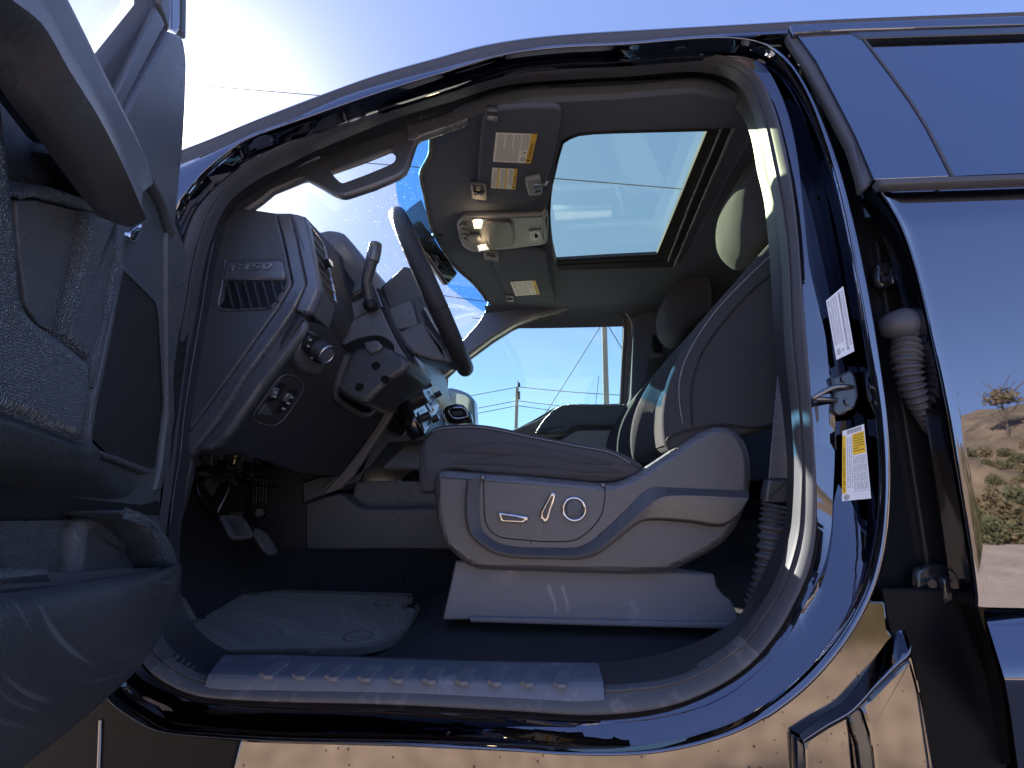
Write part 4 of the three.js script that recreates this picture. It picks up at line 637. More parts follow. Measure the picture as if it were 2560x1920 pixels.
// --- steering column, stalks and wheel
{
  const col = P('steering_column', plate([[836, 768], [880, 752], [925, 733], [941, 722], [951, 740], [957, 768], [976, 810], [1000, 858], [1030, 903], [1028, 912], [1000, 940], [970, 958], [920, 985], [870, 975], [842, 950], [868, 884], [850, 860], [823, 835], [822, 800]], zPlane(-.395), { t: .22, b: .01, bs: 5, round: .008 }), M.plastic);
  P('shroud_seam', tube([[832, 822], [880, 800], [916, 782], [952, 770]].map(p => at(p[0], p[1], -.3945)), .0012), M.pit, col);
  P('column_collar', tube([[944, 724], [957, 768], [976, 812], [1002, 862], [1032, 906]].map(p => at(p[0], p[1], -.40)), .006), M.black, col);
  P('lever_recess', plate([[852, 882], [858, 866], [880, 852], [910, 842], [945, 838], [970, 848], [985, 866], [982, 880], [950, 890], [905, 902], [870, 928]], zPlane(-.393), { t: .006, b: .001, smooth: true }), M.pit, col);
  P('lower_shroud', plate([[852, 900], [880, 876], [905, 866], [960, 864], [985, 876], [1020, 900], [1012, 926], [970, 956], [940, 985], [912, 1008], [880, 1002], [850, 984], [836, 968]], zPlane(-.385), { t: .2, b: .014, bs: 6, smooth: true }), M.plasticDark, col);
  P('tilt_lever', plate([[908, 856], [936, 850], [944, 852], [956, 864], [950, 872], [926, 884], [914, 872]], zPlane(-.372), { t: .02, b: .004 }), M.plasticSmooth, col);
  for (const [x, y] of [[940, 915], [963, 949], [899, 968]]) P('screw_hole', [cyl(at(x, y, -.387), V(0, 0, 1), .0085, .004, 20), orient(new THREE.TorusGeometry(.009, .002, 8, 24), at(x, y, -.383), V(.2, -.3, 1))], M.pit, col);
  P('key_plate', plate([[924, 968], [948, 960], [962, 985], [934, 1010]], zPlane(-.5), { t: .02, b: .004 }), M.plastic, col);
  P('column_rod', tube([at(918, 1010, -.45), at(932, 990, -.46), at(960, 962, -.47)], .004), M.steel, col);
  const stalk = P('control_stalk', taperTube([at(926, 762, -.375), at(921, 738, -.37), at(916, 706, -.36), at(924, 672, -.355), at(938, 618, -.35)], [.013, .0125, .014, .0155, .0165], 18, 30), M.plasticDark, col);
  P('stalk_cap', taperTube([at(932, 652, -.352), at(936.5, 628, -.35), at(939, 612, -.35)], [.0164, .0172, .0168], 18, 12), M.plasticSmooth, stalk);
  P('stalk_boot', new THREE.SphereGeometry(.019, 20, 14).translate(...at(926, 762, -.378).toArray()), M.black, stalk);
  // wheel
  const pT = at(1002, 556, -.49), pB = at(1168, 932, -.49), c = pT.clone().lerp(pB, .5), d = pB.clone().sub(pT).normalize(), R = pT.distanceTo(pB) / 2 - .023, away = c.clone().sub(CAM), ez = away.addScaledVector(d, -away.dot(d)).normalize().negate(), ax = d.clone().cross(ez).normalize();
  const rimPt = (a, r = R) => c.clone().addScaledVector(d, Math.cos(a) * r).addScaledVector(ez, Math.sin(a) * r);
  const arc = (a, b, r0, n = 60) => { const p = []; for (let i = 0; i <= n; i++) p.push(rimPt(a + (b - a) * i / n)); return new THREE.TubeGeometry(curve(p), n, r0, 16, false); };
  const w = P('steering_wheel', [arc(.98, Math.PI * 2 - .98, .0235, 90)], M.wheel);
  P('rim_lower', arc(-.975, .975, .0238, 50), M.wheel, w);
  P('rim_seam', [.978, -.978].map(a => orient(new THREE.TorusGeometry(.0238, .001, 6, 24), rimPt(a), rimPt(a + .01).sub(rimPt(a - .01)), ax)), M.pit, w);
  const off = k => ax.clone().multiplyScalar(k);
  const s = ax.x < 0 ? 1 : -1; // towards the dashboard
  const hp = (x, y, z = -.4) => at(x, y, z);
  P('wheel_hub', plate([[946, 720], [965, 701], [985, 684], [1008, 662], [1040, 672], [1075, 730], [1104, 810], [1100, 840], [1050, 835], [1019, 834], [989, 823], [967, 771]], zPlane(-.46), { t: .1, b: .012, bs: 5, round: .008 }), M.plasticDark, w);
  P('hub_panel', plate([[968, 773], [1020, 752], [1030, 756], [1044, 812], [1000, 824], [989, 822]], zPlane(-.455), { t: .02, b: .004, round: .005 }), M.plastic, w);
  P('hub_panel', plate([[1032, 752], [1046, 740], [1080, 800], [1046, 812]], zPlane(-.457), { t: .02, b: .004, round: .005 }), M.plasticDark, w);
  P('wheel_shroud', plate([[985, 822], [1000, 826], [1060, 800], [1090, 830], [1108, 858], [1120, 890], [1128, 906], [1090, 902], [1048, 892], [1030, 884], [1006, 860]], zPlane(-.45), { t: .1, b: .01, bs: 4, round: .006 }), M.plastic, w);
  for (const a of [.32, -.32]) { const p0 = rimPt(a), p1 = c.clone().addScaledVector(d, Math.cos(a) * .06).addScaledVector(ez, Math.sin(a) * .06).add(off(s * .03)); P('wheel_spoke', taperTube([p0, p0.clone().lerp(p1, .5).add(off(s * .008)), p1], [.012, .015, .02], 12, 14, 1.6), a > -1 && a < 1 ? M.satin : M.plasticDark, w); }
  P('column_trim', tube([[934, 716], [944, 738], [955, 768]].map(p => at(p[0], p[1], -.385)), .0035), M.satin, col);
}
// --- centre stack, console and floor pieces
{
  const sa = at(1015, 969, -.78), sb = at(1064, 1086, -.78), sc = at(1094, 1012, -1.12), sp = plane3(sa, sb, sc), n = lift(sp, 0).n;
  const cs = P('centre_stack', plate([[1012, 927], [1034, 905], [1060, 940], [1094, 1008], [1097, 1024], [1063, 1086], [1042, 1050], [1030, 1018], [1014, 966]], sp, { t: .05, b: .003 }), M.gloss);
  P('stack_fascia', plate([[1016, 930], [1034, 912], [1056, 945], [1088, 1006], [1078, 1030], [1050, 985], [1028, 960], [1018, 960]], lift(sp, .004), { t: .004, b: .001 }), M.satin, cs);
  P('stack_fascia', plate([[1046, 1030], [1058, 1022], [1076, 1050], [1062, 1078]], lift(sp, .004), { t: .004, b: .001 }), M.satin, cs);
  for (const [x, y, r, l, m] of [[1040, 948, .02, .034, M.plasticDark], [1060, 965, .016, .03, M.plasticDark], [1034, 1002, .03, .045, M.plasticDark], [1086, 990, .012, .03, M.plasticDark], [1056, 1046, .014, .03, M.plasticDark], [1080, 1050, .014, .025, M.plasticDark]]) { const p = hit(x, y, lift(sp, .003)); const k = P('stack_knob', cyl(p, n, r, l, 26, r * .93), m, cs); P('knob_face', cyl(p.clone().addScaledVector(n, l), n, r * .7, .002, 24), M.satin, k); }
  for (let k = 0; k < 6; k++) { const x = 1048 + k * 7, y = 962 + k * 11; P('stack_button', plate([[x, y], [x + 12, y - 9], [x + 16, y - 2], [x + 4, y + 8]], lift(sp, .008), { t: .006, b: .001 }), k % 2 ? M.chrome : M.plasticDark, cs); }
  const st = P('stack_side', plate([[1015, 965], [1030, 1018], [1042, 1050], [1064, 1086], [1058, 1100], [970, 1106], [925, 1165], [850, 1226], [840, 1220], [881, 1184], [968, 1054]], zPlane(-.8), { t: .5, b: .004 }), M.plasticDark);
  P('stack_cubby', plate([[966, 1074], [985, 1028], [1000, 1040], [1030, 1030], [1040, 1046], [1024, 1062], [1004, 1092]], zPlane(-.797), { t: .006, b: .001 }), M.pit, st);
  P('cubby_rim', [tube([[963, 1078], [1003, 1092], [1024, 1062]].map(p => at(p[0], p[1], -.795)), .003), tube([[985, 1030], [1012, 1042], [1034, 1030]].map(p => at(p[0], p[1], -.795)), .003)], M.satin, st);
  P('stack_strip', plate([[994, 946], [997, 932], [1003, 936], [1015, 962], [1016, 969], [968, 1057], [925, 1121], [882, 1187], [849, 1222], [804, 1238], [848, 1189], [895, 1130], [941, 1066], [984, 990]], zPlane(-.775), { t: .03, b: .004 }), std([.26, .235, .225], .45), st);  // tan of sunlight on the plastic, put into its colour
  const cn = P('centre_console', plate([[762, 1258], [813, 1241], [847, 1232], [862, 1240], [889, 1262], [908, 1270], [1200, 1270], [1500, 1290], [1500, 1380], [1050, 1376], [763, 1376]], zPlane(-.79), { t: .32, b: .008, bs: 4, round: .01 }), M.plastic);
  P('console_wall', plate([[889, 1205], [960, 1202], [1100, 1203], [1300, 1210], [1300, 1275], [906, 1272], [880, 1255]], zPlane(-.86), { t: .02, b: .003 }), M.plastic, cn);
  P('console_shelf', plate([[970, 1108], [1200, 1106], [1200, 1170], [920, 1168]], plane(at(970, 1108, -.98), V(.1, .55, 1)), { t: .02, b: .003 }), std([.24, .24, .25], .5), cn);
  P('console_pad', plate([[754, 1207], [800, 1192], [845, 1188], [838, 1200], [806, 1238], [758, 1258]], zPlane(-.77), { t: .05, b: .006, round: .006 }), M.plastic, cn);
  // carpeted floor, tunnel and toe board
  const fa = at(1300, 1660, -.165), fb = at(1300, 1565, -.33), fc = at(700, 1520, -.5), fl = plane3(fa, fb, fa.clone().add(V(1, -.0, 0)));
  const fy = (x, z) => { const k = Math.max(0, Math.min(1, (x + .44) / .2)); return (fa.y + (z - fa.z) * (fb.y - fa.y) / (fb.z - fa.z) * .95) * k + (.575 + Math.max(0, -.2 - z) * .07) * (1 - k); };
  const rows = []; for (let i = 0; i <= 20; i++) { const z = -.1 - i / 20 * .70, row = []; for (let j = 0; j <= 40; j++) { const x = -1.2 + j / 40 * 2.7; row.push(V(x, fy(x, z) + (x < -.8 ? Math.pow(-.8 - x, 1.5) * 1.4 : 0) + .004 * noise.noise(x * 9, z * 9, 1), z)); } rows.push(row); }
  for (const [y, z] of [[.72, -.805], [.85, -.81]]) rows.push(rows[20].map(p => V(p.x, Math.max(p.y, y), z)));
  P('carpet', grid(rows), M.carpet);
  // seen under the dashboard: trim, pedals, cables, bracket
  P('kick_panel', plate([[454, 1146], [480, 1130], [470, 1200], [445, 1290], [425, 1330], [402, 1340], [425, 1290], [440, 1204]], zPlane(-.2), { t: .02, b: .004 }), M.plasticDark);
  P('firewall_pad', plate([[610, 1140], [770, 1180], [960, 1050], [900, 1200], [765, 1256], [763, 1376], [640, 1376], [606, 1300]], zPlane(-.80), { t: .02, b: .004 }), M.plasticDark);
  const gp = P('grille_pad', plate([[628, 1190], [672, 1195], [668, 1262], [630, 1260]], zPlane(-.79), { t: .006, b: .002 }), M.black);
  for (let k = 0; k < 5; k++) P('rib', tube([at(634 + k * 8, 1196, -.786), at(632 + k * 8, 1258, -.786)], .003), M.plasticDark, gp);
  const bolt = P('stud_bracket', plate([[627, 1271], [672, 1271], [670, 1293], [628, 1292]], zPlane(-.786), { t: .006, b: .001 }), M.black); P('stud', cyl(at(652, 1281, -.785), V(0, 0, 1), .0125, .012, 20), std([.22, .21, .2], .6), bolt);
  const bp = P('brake_pedal', plate([[548, 1288], [575, 1285], [602, 1289], [613, 1298], [622, 1310], [634, 1332], [632, 1343], [608, 1346], [582, 1346], [570, 1336], [556, 1306]], plane(at(590, 1315, -.5), V(.75, .55, .62)), { t: .014, b: .004, round: .006, bs: 3 }), M.rubber);
  for (let k = 0; k < 7; k++) P('pedal_rib', tube([at(560 + k * 7, 1292 + k * .6, -.488), at(582 + k * 7, 1338 + k * .4, -.488)], .0014, false, 8, 6), M.plasticDark, bp);
  P('pedal_arm', taperTube([at(478, 1150, -.56), at(486, 1190, -.55), at(498, 1236, -.54), at(512, 1264, -.53), at(540, 1294, -.52), at(575, 1318, -.515)], [.012, .011, .011, .012, .014], 12, 24, .5), M.black, bp);
  P('arm_edge', tube([at(492, 1215, -.535), at(499, 1238, -.53), at(512, 1264, -.522), at(535, 1289, -.515)], .0025), M.chrome, bp);
  const ap = P('accelerator_pedal', plate([[634, 1320], [648, 1319], [668, 1332], [684, 1356], [696, 1376], [692, 1386], [674, 1388], [658, 1376], [644, 1352], [633, 1340]], plane(at(665, 1350, -.62), V(.8, .45, .5)), { t: .012, b: .004, round: .008 }), M.rubber);
  P('pedal_arm', taperTube([at(610, 1180, -.72), at(620, 1260, -.70), at(650, 1330, -.63)], [.008, .008, .009], 10, 14), M.black, ap);
  P('release_cable', tube([at(573, 1200, -.66), at(571, 1222, -.65), at(560, 1248, -.64), at(546, 1275, -.63), at(542, 1292, -.63)], .0032), M.satin);
  P('dead_pedal', plate([[430, 1548], [436, 1510], [450, 1486], [466, 1494], [482, 1520], [497, 1550], [480, 1556], [440, 1560]], plane(at(460, 1530, -.26), V(.8, .45, .5)), { t: .02, b: .006, round: .008 }), M.mat);
  // wiring under the dashboard
  const loom = []; for (let k = 0; k < 26; k++) { const x = rr(480, 640), y = rr(1140, 1200), p = []; for (let q = 0; q < 4; q++) p.push(at(x + q * rr(-26, 26), y + q * rr(2, 14), -.45 - rr(0, .25))); loom.push(tube(p, rr(.002, .005), false, 24, 7)); }
  P('wiring_loom', loom, M.black);
  P('relay_block', [box(.05, .04, .05).translate(...at(600, 1155, -.5).toArray()), box(.04, .06, .04).translate(...at(560, 1180, -.55).toArray()), box(.03, .03, .03).translate(...at(525, 1150, -.42).toArray())], M.plasticDark);
  P('link_rod', [tube([at(590, 1137, -.42), at(584, 1160, -.42)], .003), tube([at(570, 1166, -.42), at(580, 1173, -.42), at(586, 1168, -.42)], .003), new THREE.SphereGeometry(.007, 14, 10).translate(...at(588, 1141, -.415).toArray())], M.gold);
  P('column_bracket', plate([[552, 1205], [610, 1190], [604, 1280], [520, 1285], [530, 1240]], zPlane(-.72), { t: .02, b: .004 }), std([.03, .026, .022], .6));
}
// --- scuff plate on the sill with its raised pads
{
  const l4 = [[518, 1702], [727, 1707], [1100, 1713], [1294, 1722], [1509, 1724]], l5 = [[560, 1646], [697, 1646], [1100, 1660], [1294, 1664], [1495, 1667]];
  const a = sample(l4.map(p => side(p[0], p[1], -.052)), 60), b = sample(l5.map(p => side(p[0], p[1], -.15)), 60), y = k => V(0, k, 0);
  const sc = P('scuff_plate', grid([mixRows(a, b, -.06, V(0, -.014, .004)), mixRows(a, b, -.02, y(.004)), mixRows(a, b, .04, y(.0085)), mixRows(a, b, .3, y(.009)), mixRows(a, b, .8, y(.009)), mixRows(a, b, .97, y(.007)), mixRows(a, b, 1.0, y(-.01))], false, 50), M.scuff);
  for (let k = 0; k < 10; k++) { const x = 668 + k * 81.5, yy = 1662 + k * 2.5, s = 34 - k * 3.6, ix = Math.max(2, Math.min(54, Math.round((x - 518) / 991 * 60))), tl = plane3(a[ix - 2].clone().add(y(.0116)), a[ix + 3].clone().add(y(.0116)), b[ix].clone().add(y(.0116))); P('scuff_pad', plate([[x - 20, yy + 20], [x - 4, yy + 27], [x + 14, yy + 26], [x + 22 + s, yy - 7], [x - 10 + s, yy - 9], [x - 16 + s * .5, yy + 2]], tl, { t: .007, b: .0022 }), M.scuffPad, sc); }
}
// --- far side: passenger door, window, mirror, pillars
{
  const up = d => plane(V(0, YB, -1.7 + d), V(0, -.18, 1)), win = [[1114, 944], [1140, 920], [1177, 893], [1230, 854], [1279, 823], [1312, 809], [1346, 800], [1390, 792], [1435, 786], [1524, 782], [1546, 786], [1558, 796], [1562, 812], [1558, 900], [1553, 1011], [1480, 1014], [1390, 1020], [1330, 1055], [1280, 1080], [1200, 1110], [1120, 1130], [1108, 1040]];
  const pd = P('passenger_door', plate([[1000, 1000], [1100, 905], [1165, 862], [1230, 815], [1300, 778], [1400, 760], [1520, 752], [1580, 770], [1600, 830], [1590, 1000], [1580, 1300], [1000, 1300]], up(0), { t: .05, b: .004, holes: [win] }), M.plasticDark);
  P('window_glass', plate(win, up(-.02), { t: .004, b: 0 }), M.winTint, pd);
  P('window_channel', tube(win.slice(0, 15).map(p => hit(p[0], p[1], up(.004))), .009, false, 160, 10), M.rubber, pd);
  P('window_edge', tube([[1165, 884], [1230, 840], [1290, 806], [1350, 788], [1435, 775], [1525, 770], [1560, 780], [1578, 806], [1580, 860], [1574, 950], [1570, 1000]].map(p => hit(p[0], p[1], up(.012))), .005, false, 120, 8), M.satin, pd);
  const z = -1.56;
  P('pull_handle', plate([[1337, 1083], [1341, 1074], [1360, 1046], [1384, 1022], [1402, 1012], [1425, 1009], [1565, 1010], [1640, 1012], [1640, 1066], [1549, 1064], [1447, 1064], [1436, 1066], [1424, 1074], [1410, 1083]], zPlane(z), { t: .06, b: .012, bs: 5, round: .008 }), M.soft, pd);
  P('armrest', plate([[1396, 1105], [1408, 1092], [1424, 1080], [1447, 1072], [1549, 1070], [1660, 1070], [1660, 1200], [1396, 1200]], zPlane(z - .03), { t: .08, b: .012, bs: 4, round: .012 }), M.plastic, pd);
  P('belt_trim', plate([[1120, 1130], [1200, 1108], [1280, 1076], [1341, 1052], [1380, 1030], [1420, 1020], [1420, 1090], [1280, 1110], [1120, 1160]], up(.03), { t: .05, b: .008, bs: 4 }), M.plasticSmooth, pd);
  const hb = P('handle_bezel', plate([[1108, 1024], [1116, 1014], [1140, 1008], [1158, 1012], [1176, 1034], [1182, 1056], [1120, 1060], [1112, 1044]], zPlane(-1.5), { t: .04, b: .01, bs: 4, round: .008 }), M.gloss, pd);
  P('bezel_ring', tube([[1122, 1026], [1158, 1021], [1168, 1040], [1134, 1045]].map(p => at(p[0], p[1], -1.495)), .005, true, 60, 8), M.chrome, hb);
  P('release_button', plate([[1128, 1029], [1153, 1026], [1160, 1037], [1136, 1040]], zPlane(-1.497), { t: .006, b: .002 }), M.plasticDark, hb);
  P('bezel_arc', tube([[1104, 1022], [1108, 1042], [1124, 1060], [1140, 1066]].map(p => at(p[0], p[1], -1.495)), .005), M.chrome, hb);
  const mz = -2.08, mr = P('far_mirror', plate([[1112, 972], [1124, 968], [1150, 974], [1172, 984], [1186, 1000], [1190, 1050], [1188, 1110], [1120, 1120], [1114, 1030]], zPlane(mz), { t: .12, b: .02, bs: 5, round: .02 }), M.satin);
  P('mirror_glass', plate([[1140, 982], [1164, 988], [1178, 1002], [1182, 1050], [1180, 1100], [1142, 1100]], zPlane(mz + .003), { t: .004, b: .001, round: .012 }), M.chrome, mr);
  // pillars
  P('far_front_pillar', plate([[1217, 757], [1240, 704], [1330, 742], [1440, 764], [1400, 778], [1346, 790], [1290, 808], [1230, 844], [1177, 884], [1110, 936], [1040, 1000], [1030, 960], [1100, 900], [1160, 845], [1195, 805], [1212, 776]], zPlane(-1.58), { t: .06, b: .014, bs: 5, round: .01 }), M.plastic);
  const bp = P('far_rear_pillar', plate([[1584, 806], [1592, 784], [1620, 778], [1760, 770], [2000, 765], [2000, 1200], [1560, 1200], [1568, 1020], [1578, 990]], zPlane(-1.6), { t: .1, b: .012, bs: 4, round: .01 }), M.headliner);
  P('belt_guide', plate([[1631, 838], [1650, 834], [1656, 842], [1655, 884], [1632, 890], [1629, 870]], zPlane(-1.585), { t: .02, b: .004, round: .006 }), M.gloss, bp);
  P('belt_anchor', plate([[1620, 888], [1630, 880], [1660, 884], [1664, 894], [1626, 898]], zPlane(-1.575), { t: .02, b: .004, round: .004 }), M.plasticDark, bp);
  P('far_belt', plate([[1624, 896], [1660, 894], [1640, 980], [1606, 1010]], zPlane(-1.574), { t: .003, b: .001 }), M.black, bp);
}
// ------------------------------------------------------------------ front seats
{
  // cushion: rounded profile, softly creased along its side
  const prof = [[1050, 1232], [1045, 1200], [1046, 1150], [1056, 1104], [1076, 1074], [1105, 1062], [1190, 1060], [1245, 1067], [1300, 1079], [1420, 1104], [1530, 1124], [1582, 1146], [1608, 1166], [1604, 1184], [1566, 1200], [1500, 1206], [1380, 1200], [1250, 1192], [1108, 1182], [1088, 1228]];
  const cz = -.283, wr = dataTex(512, (u, v) => .5 + .5 * tn(u, v, 2, 3) + .0 + .45 * Math.sin((v * 5 + .5 * tn(u, v, 2, 8) + u * 1) * 2 * Math.PI) * (.5 + tn(u, v, 3, 5)), .5);
  const seat = P('driver_seat', plate(prof, zPlane(cz), { t: .52, b: .012, bs: 6, smooth: true }), phys([.062, .06, .066], .66, { bumpMap: wr, bumpScale: .011 }), truck, 'black cloth driver seat');
  const dash = (pts, step, len, name, par, r = .0011) => { const c = curve(pts), L = c.getLength(), g = []; for (let s = 0; s < L; s += step) { const a = c.getPointAt(s / L), b = c.getPointAt(Math.min(1, (s + len) / L)); if (a.distanceTo(b) > 1e-4) g.push(new THREE.TubeGeometry(new THREE.LineCurve3(a, b), 1, r, 5, false)); } return P(name, g, M.stitch, par); };
  dash([[1082, 1078], [1110, 1071], [1190, 1068], [1245, 1075], [1300, 1087], [1420, 1111], [1530, 1133], [1575, 1157]].map(p => at(p[0], p[1], cz + .0006)), .0062, .0042, 'seam_stitching', seat);
  P('seat_seam', tube([[1060, 1100], [1082, 1080], [1110, 1073], [1190, 1070], [1245, 1077], [1300, 1089], [1420, 1113], [1530, 1135], [1575, 1159], [1600, 1172]].map(p => at(p[0], p[1], cz - .0004)), .0016), M.black, seat);
  for (const [l, r] of [[[[1110, 1128], [1250, 1122], [1400, 1140], [1530, 1162]], .016], [[[1130, 1158], [1300, 1152], [1440, 1168], [1560, 1182]], .014], [[[1240, 1176], [1380, 1180], [1500, 1190]], .009], [[[1066, 1110], [1070, 1150], [1068, 1195]], .012]]) P('fold', taperTube(l.map(p => at(p[0], p[1], cz - .0015)), [.003, r, r * .8, .003], 14, 30, 1).translate(0, 0, -cz).scale(1, 1, .28).translate(0, 0, cz), M.foldCloth ??= phys([.062, .06, .066], .66, { bumpMap: weave, bumpScale: .0003 }), seat);
  // backrest: bolsters at both sides, ribbed middle
  const edge = [[1690, 1135], [1664, 1121], [1655, 1090], [1652, 1050], [1656, 1002], [1672, 940], [1712, 862], [1760, 794], [1832, 712], [1900, 634], [1938, 592], [1985, 540], [2010, 515]].map(p => at(p[0], p[1], -.30));
  const ed = sample(edge, 46), sec = (p, i) => {
    const t = i / 46, bx = .2 * (1 - t * .25), w = .5 - .05 * t, z0 = -.285, c = z0 - w / 2, o = [];
    const depth = .3, nrm = V(-.9, .42, 0), S_ = (dx, z) => V(p.x + dx, p.y + dx * .28, z);
    for (const [dx, k] of [[depth, -.5], [depth * .7, -.512], [.09, -.516], [.05, -.515], [.02, -.507], [.005, -.493], [0, -.472], [.004, -.44], [.022, -.4], [.052, -.355], [.062, -.32], [.058, -.2], [.055, 0], [.058, .2], [.062, .32], [.052, .355], [.022, .4], [.004, .44], [0, .472], [.005, .493], [.02, .507], [.05, .515], [.09, .516], [depth * .7, .512], [depth, .5], [depth + .02, .3], [depth + .03, 0], [depth + .02, -.3]]) o.push(S_(dx, c - k * w));
    return o;
  };
  const brows = ed.map(sec), first = brows[0], mid = first.reduce((s, p) => s.add(p), V(0, 0, 0)).multiplyScalar(1 / first.length);
  const back = P('backrest', [grid([first.map(() => mid.clone().add(V(0, .01, 0))), first.map(p => p.clone().lerp(mid, .25).add(V(0, -.004, 0))), ...brows, brows[brows.length - 1].map(p => p.clone().lerp(brows[brows.length - 1][12], .9).add(V(.03, .02, 0)))], true)], M.cloth, seat);
  // vertical grooves either side of the ribbed middle, and its ribs
  P('seat_seam', [10, 14].map(k => tube(brows.slice(2, 44).map(r => r[k].clone().add(V(-.001, 0, 0))), .0022, false, 80, 6)), M.black, back);
  const ribs = []; for (let i = 3; i < 300; i++) { const t = 2 + i * .14, a = Math.floor(t), k = t - a; if (a > 43) break; const P_ = j => brows[a][j].clone().lerp(brows[a + 1][j], k).add(V(-.0008, 0, 0)); ribs.push(new THREE.TubeGeometry(curve([P_(10).lerp(P_(11), .15), P_(11), P_(12), P_(13), P_(14).lerp(P_(13), .15)]), 8, .0022, 5, false)); }
  P('back_ribs', ribs, M.clothRib, back);
  const side_ = (l, z) => l.map(p => at(p[0], p[1], z));
  dash(side_([[1935, 630], [1860, 702], [1790, 776], [1758, 820], [1733, 860], [1716, 893], [1707, 916], [1699, 950], [1697, 980], [1700, 1020], [1707, 1059]], -.276), .0062, .0042, 'seam_stitching', back);
  P('seat_seam', [tube(side_([[1945, 672], [1880, 726], [1812, 800], [1770, 856], [1745, 905], [1730, 960], [1728, 1010], [1732, 1066]], -.2755), .0018, false, 80, 6), tube(side_([[1672, 1124], [1668, 1098], [1690, 1085], [1733, 1074], [1800, 1062], [1880, 1069], [1935, 1066]], -.2745), .0022, false, 60, 6)], M.black, back);
  // headrest
  const hr = [[1909, 391], [1884, 404], [1860, 430], [1838, 462], [1818, 498], [1808, 530], [1805, 556], [1809, 596], [1820, 620], [1838, 640], [1864, 655], [1888, 650], [1912, 625], [1945, 600], [1990, 560], [2000, 480], [1985, 420], [1950, 392]], hf = flatten(hr, zPlane(-.535)), h2 = smooth2(hf.p2, 4), hc = h2.reduce((s, p) => s.add(p), new THREE.Vector2()).multiplyScalar(1 / h2.length);
  const hrow = []; for (let i = 0; i <= 16; i++) { const s = -1 + i / 8, k = Math.pow(1 - Math.pow(Math.abs(s), 3.2), .42) || .001; hrow.push(h2.map(p => V(hc.x + (p.x - hc.x) * (.12 + .88 * k), hc.y + (p.y - hc.y) * (.12 + .88 * k), s * .135).applyMatrix4(hf.m))); }
  const capH = r => grid([r, r.map(() => r.reduce((s, p) => s.add(p), V(0, 0, 0)).multiplyScalar(1 / r.length))], true);
  P('headrest', [grid(hrow, true), capH(hrow[0]), capH(hrow[16])], M.cloth, seat);
  P('headrest_post', [tube([at(1950, 600, -.48), at(2000, 660, -.48)], .006), tube([at(1950, 600, -.60), at(2000, 660, -.60)], .006)], M.chrome, seat);
  // side shield with its raised panel, switches and rear cover
  const shp = d => zPlane(-.262 + d);
  const ss = P('seat_shield', plate([[1084, 1200], [1090, 1180], [1105, 1174], [1300, 1188], [1504, 1207], [1545, 1205], [1590, 1184], [1610, 1172], [1645, 1150], [1683, 1124], [1730, 1090], [1772, 1068], [1800, 1061], [1830, 1066], [1854, 1086], [1874, 1120], [1881, 1160], [1881, 1210], [1873, 1255], [1858, 1293], [1838, 1330], [1813, 1358], [1775, 1384], [1732, 1405], [1695, 1424], [1658, 1436], [1569, 1438], [1406, 1434], [1195, 1426], [1162, 1412], [1113, 1367], [1092, 1325], [1084, 1260]], shp(0), { t: .06, b: .016, bs: 6, round: .02 }), M.shield, seat);
  const I = [[1204, 1188], [1198, 1250], [1201, 1300], [1206, 1324], [1228, 1347], [1262, 1362], [1310, 1368], [1380, 1369], [1440, 1368], [1470, 1357], [1510, 1325], [1560, 1278], [1606, 1232], [1632, 1218], [1680, 1219], [1760, 1222], [1872, 1227]], Lp = [[1176, 1200], [1170, 1260], [1173, 1304], [1182, 1332], [1208, 1357], [1246, 1379], [1304, 1387], [1380, 1389], [1447, 1389], [1486, 1378], [1535, 1341], [1592, 1290], [1640, 1250], [1664, 1241], [1710, 1239], [1780, 1241], [1872, 1245]], Od = [[1166, 1202], [1162, 1262], [1165, 1310], [1175, 1337], [1203, 1365], [1243, 1388], [1304, 1397], [1380, 1398], [1447, 1399], [1490, 1388], [1542, 1351], [1589, 1313], [1606, 1304], [1630, 1301], [1720, 1307], [1806, 1316], [1842, 1290]];
  const zi = sample(I.map(p => at(p[0], p[1], -.261)), 120), zl = sample(Lp.map(p => at(p[0], p[1], -.240)), 120), zo = sample(Od.map(p => at(p[0], p[1], -.245)), 120), zd = zo.map(p => p.clone().add(V(0, 0, -.03)));
  const esc = P('raised_panel', grid([zi, mixRows(zi, zl, .12, V(0, 0, .001)), mixRows(zi, zl, .88, V(0, 0, .0)), mixRows(zi, zl, .97, V(0, 0, .0015)), zl, mixRows(zl, zo, .2, V(0, 0, .002)), mixRows(zl, zo, .85, V(0, 0, .001)), zo, zd]), M.shield, ss);
  P('panel_groove', tube([[1209, 1196], [1210, 1250], [1213, 1300], [1224, 1324], [1247, 1341], [1310, 1350], [1406, 1354], [1447, 1346], [1500, 1294], [1512, 1246], [1512, 1212]].map(p => at(p[0], p[1], -.2618)), .0012, false, 90, 6), M.pit, esc);
  const knob = (name, pts, inner, o) => { const k = P(name, plate(pts, zPlane(-.25), { t: .014, b: .003, bs: 3, round: .005 }), M.chrome, ss); P('knob_face', plate(inner, zPlane(-.2485), { t: .004, b: .0012, round: .004 }), M.plasticDark, k); };
  knob('slide_switch', [[1243, 1282], [1262, 1282], [1321, 1293], [1320, 1299], [1310, 1309], [1252, 1306]], [[1251, 1287], [1264, 1287], [1313, 1297], [1306, 1303], [1257, 1301]]);
  knob('recline_switch', [[1376, 1233], [1382, 1231], [1389, 1234], [1388, 1246], [1372, 1300], [1364, 1308], [1358, 1306], [1349, 1290], [1352, 1278]], [[1378, 1240], [1384, 1240], [1366, 1297], [1360, 1297], [1355, 1288], [1358, 1278]]);
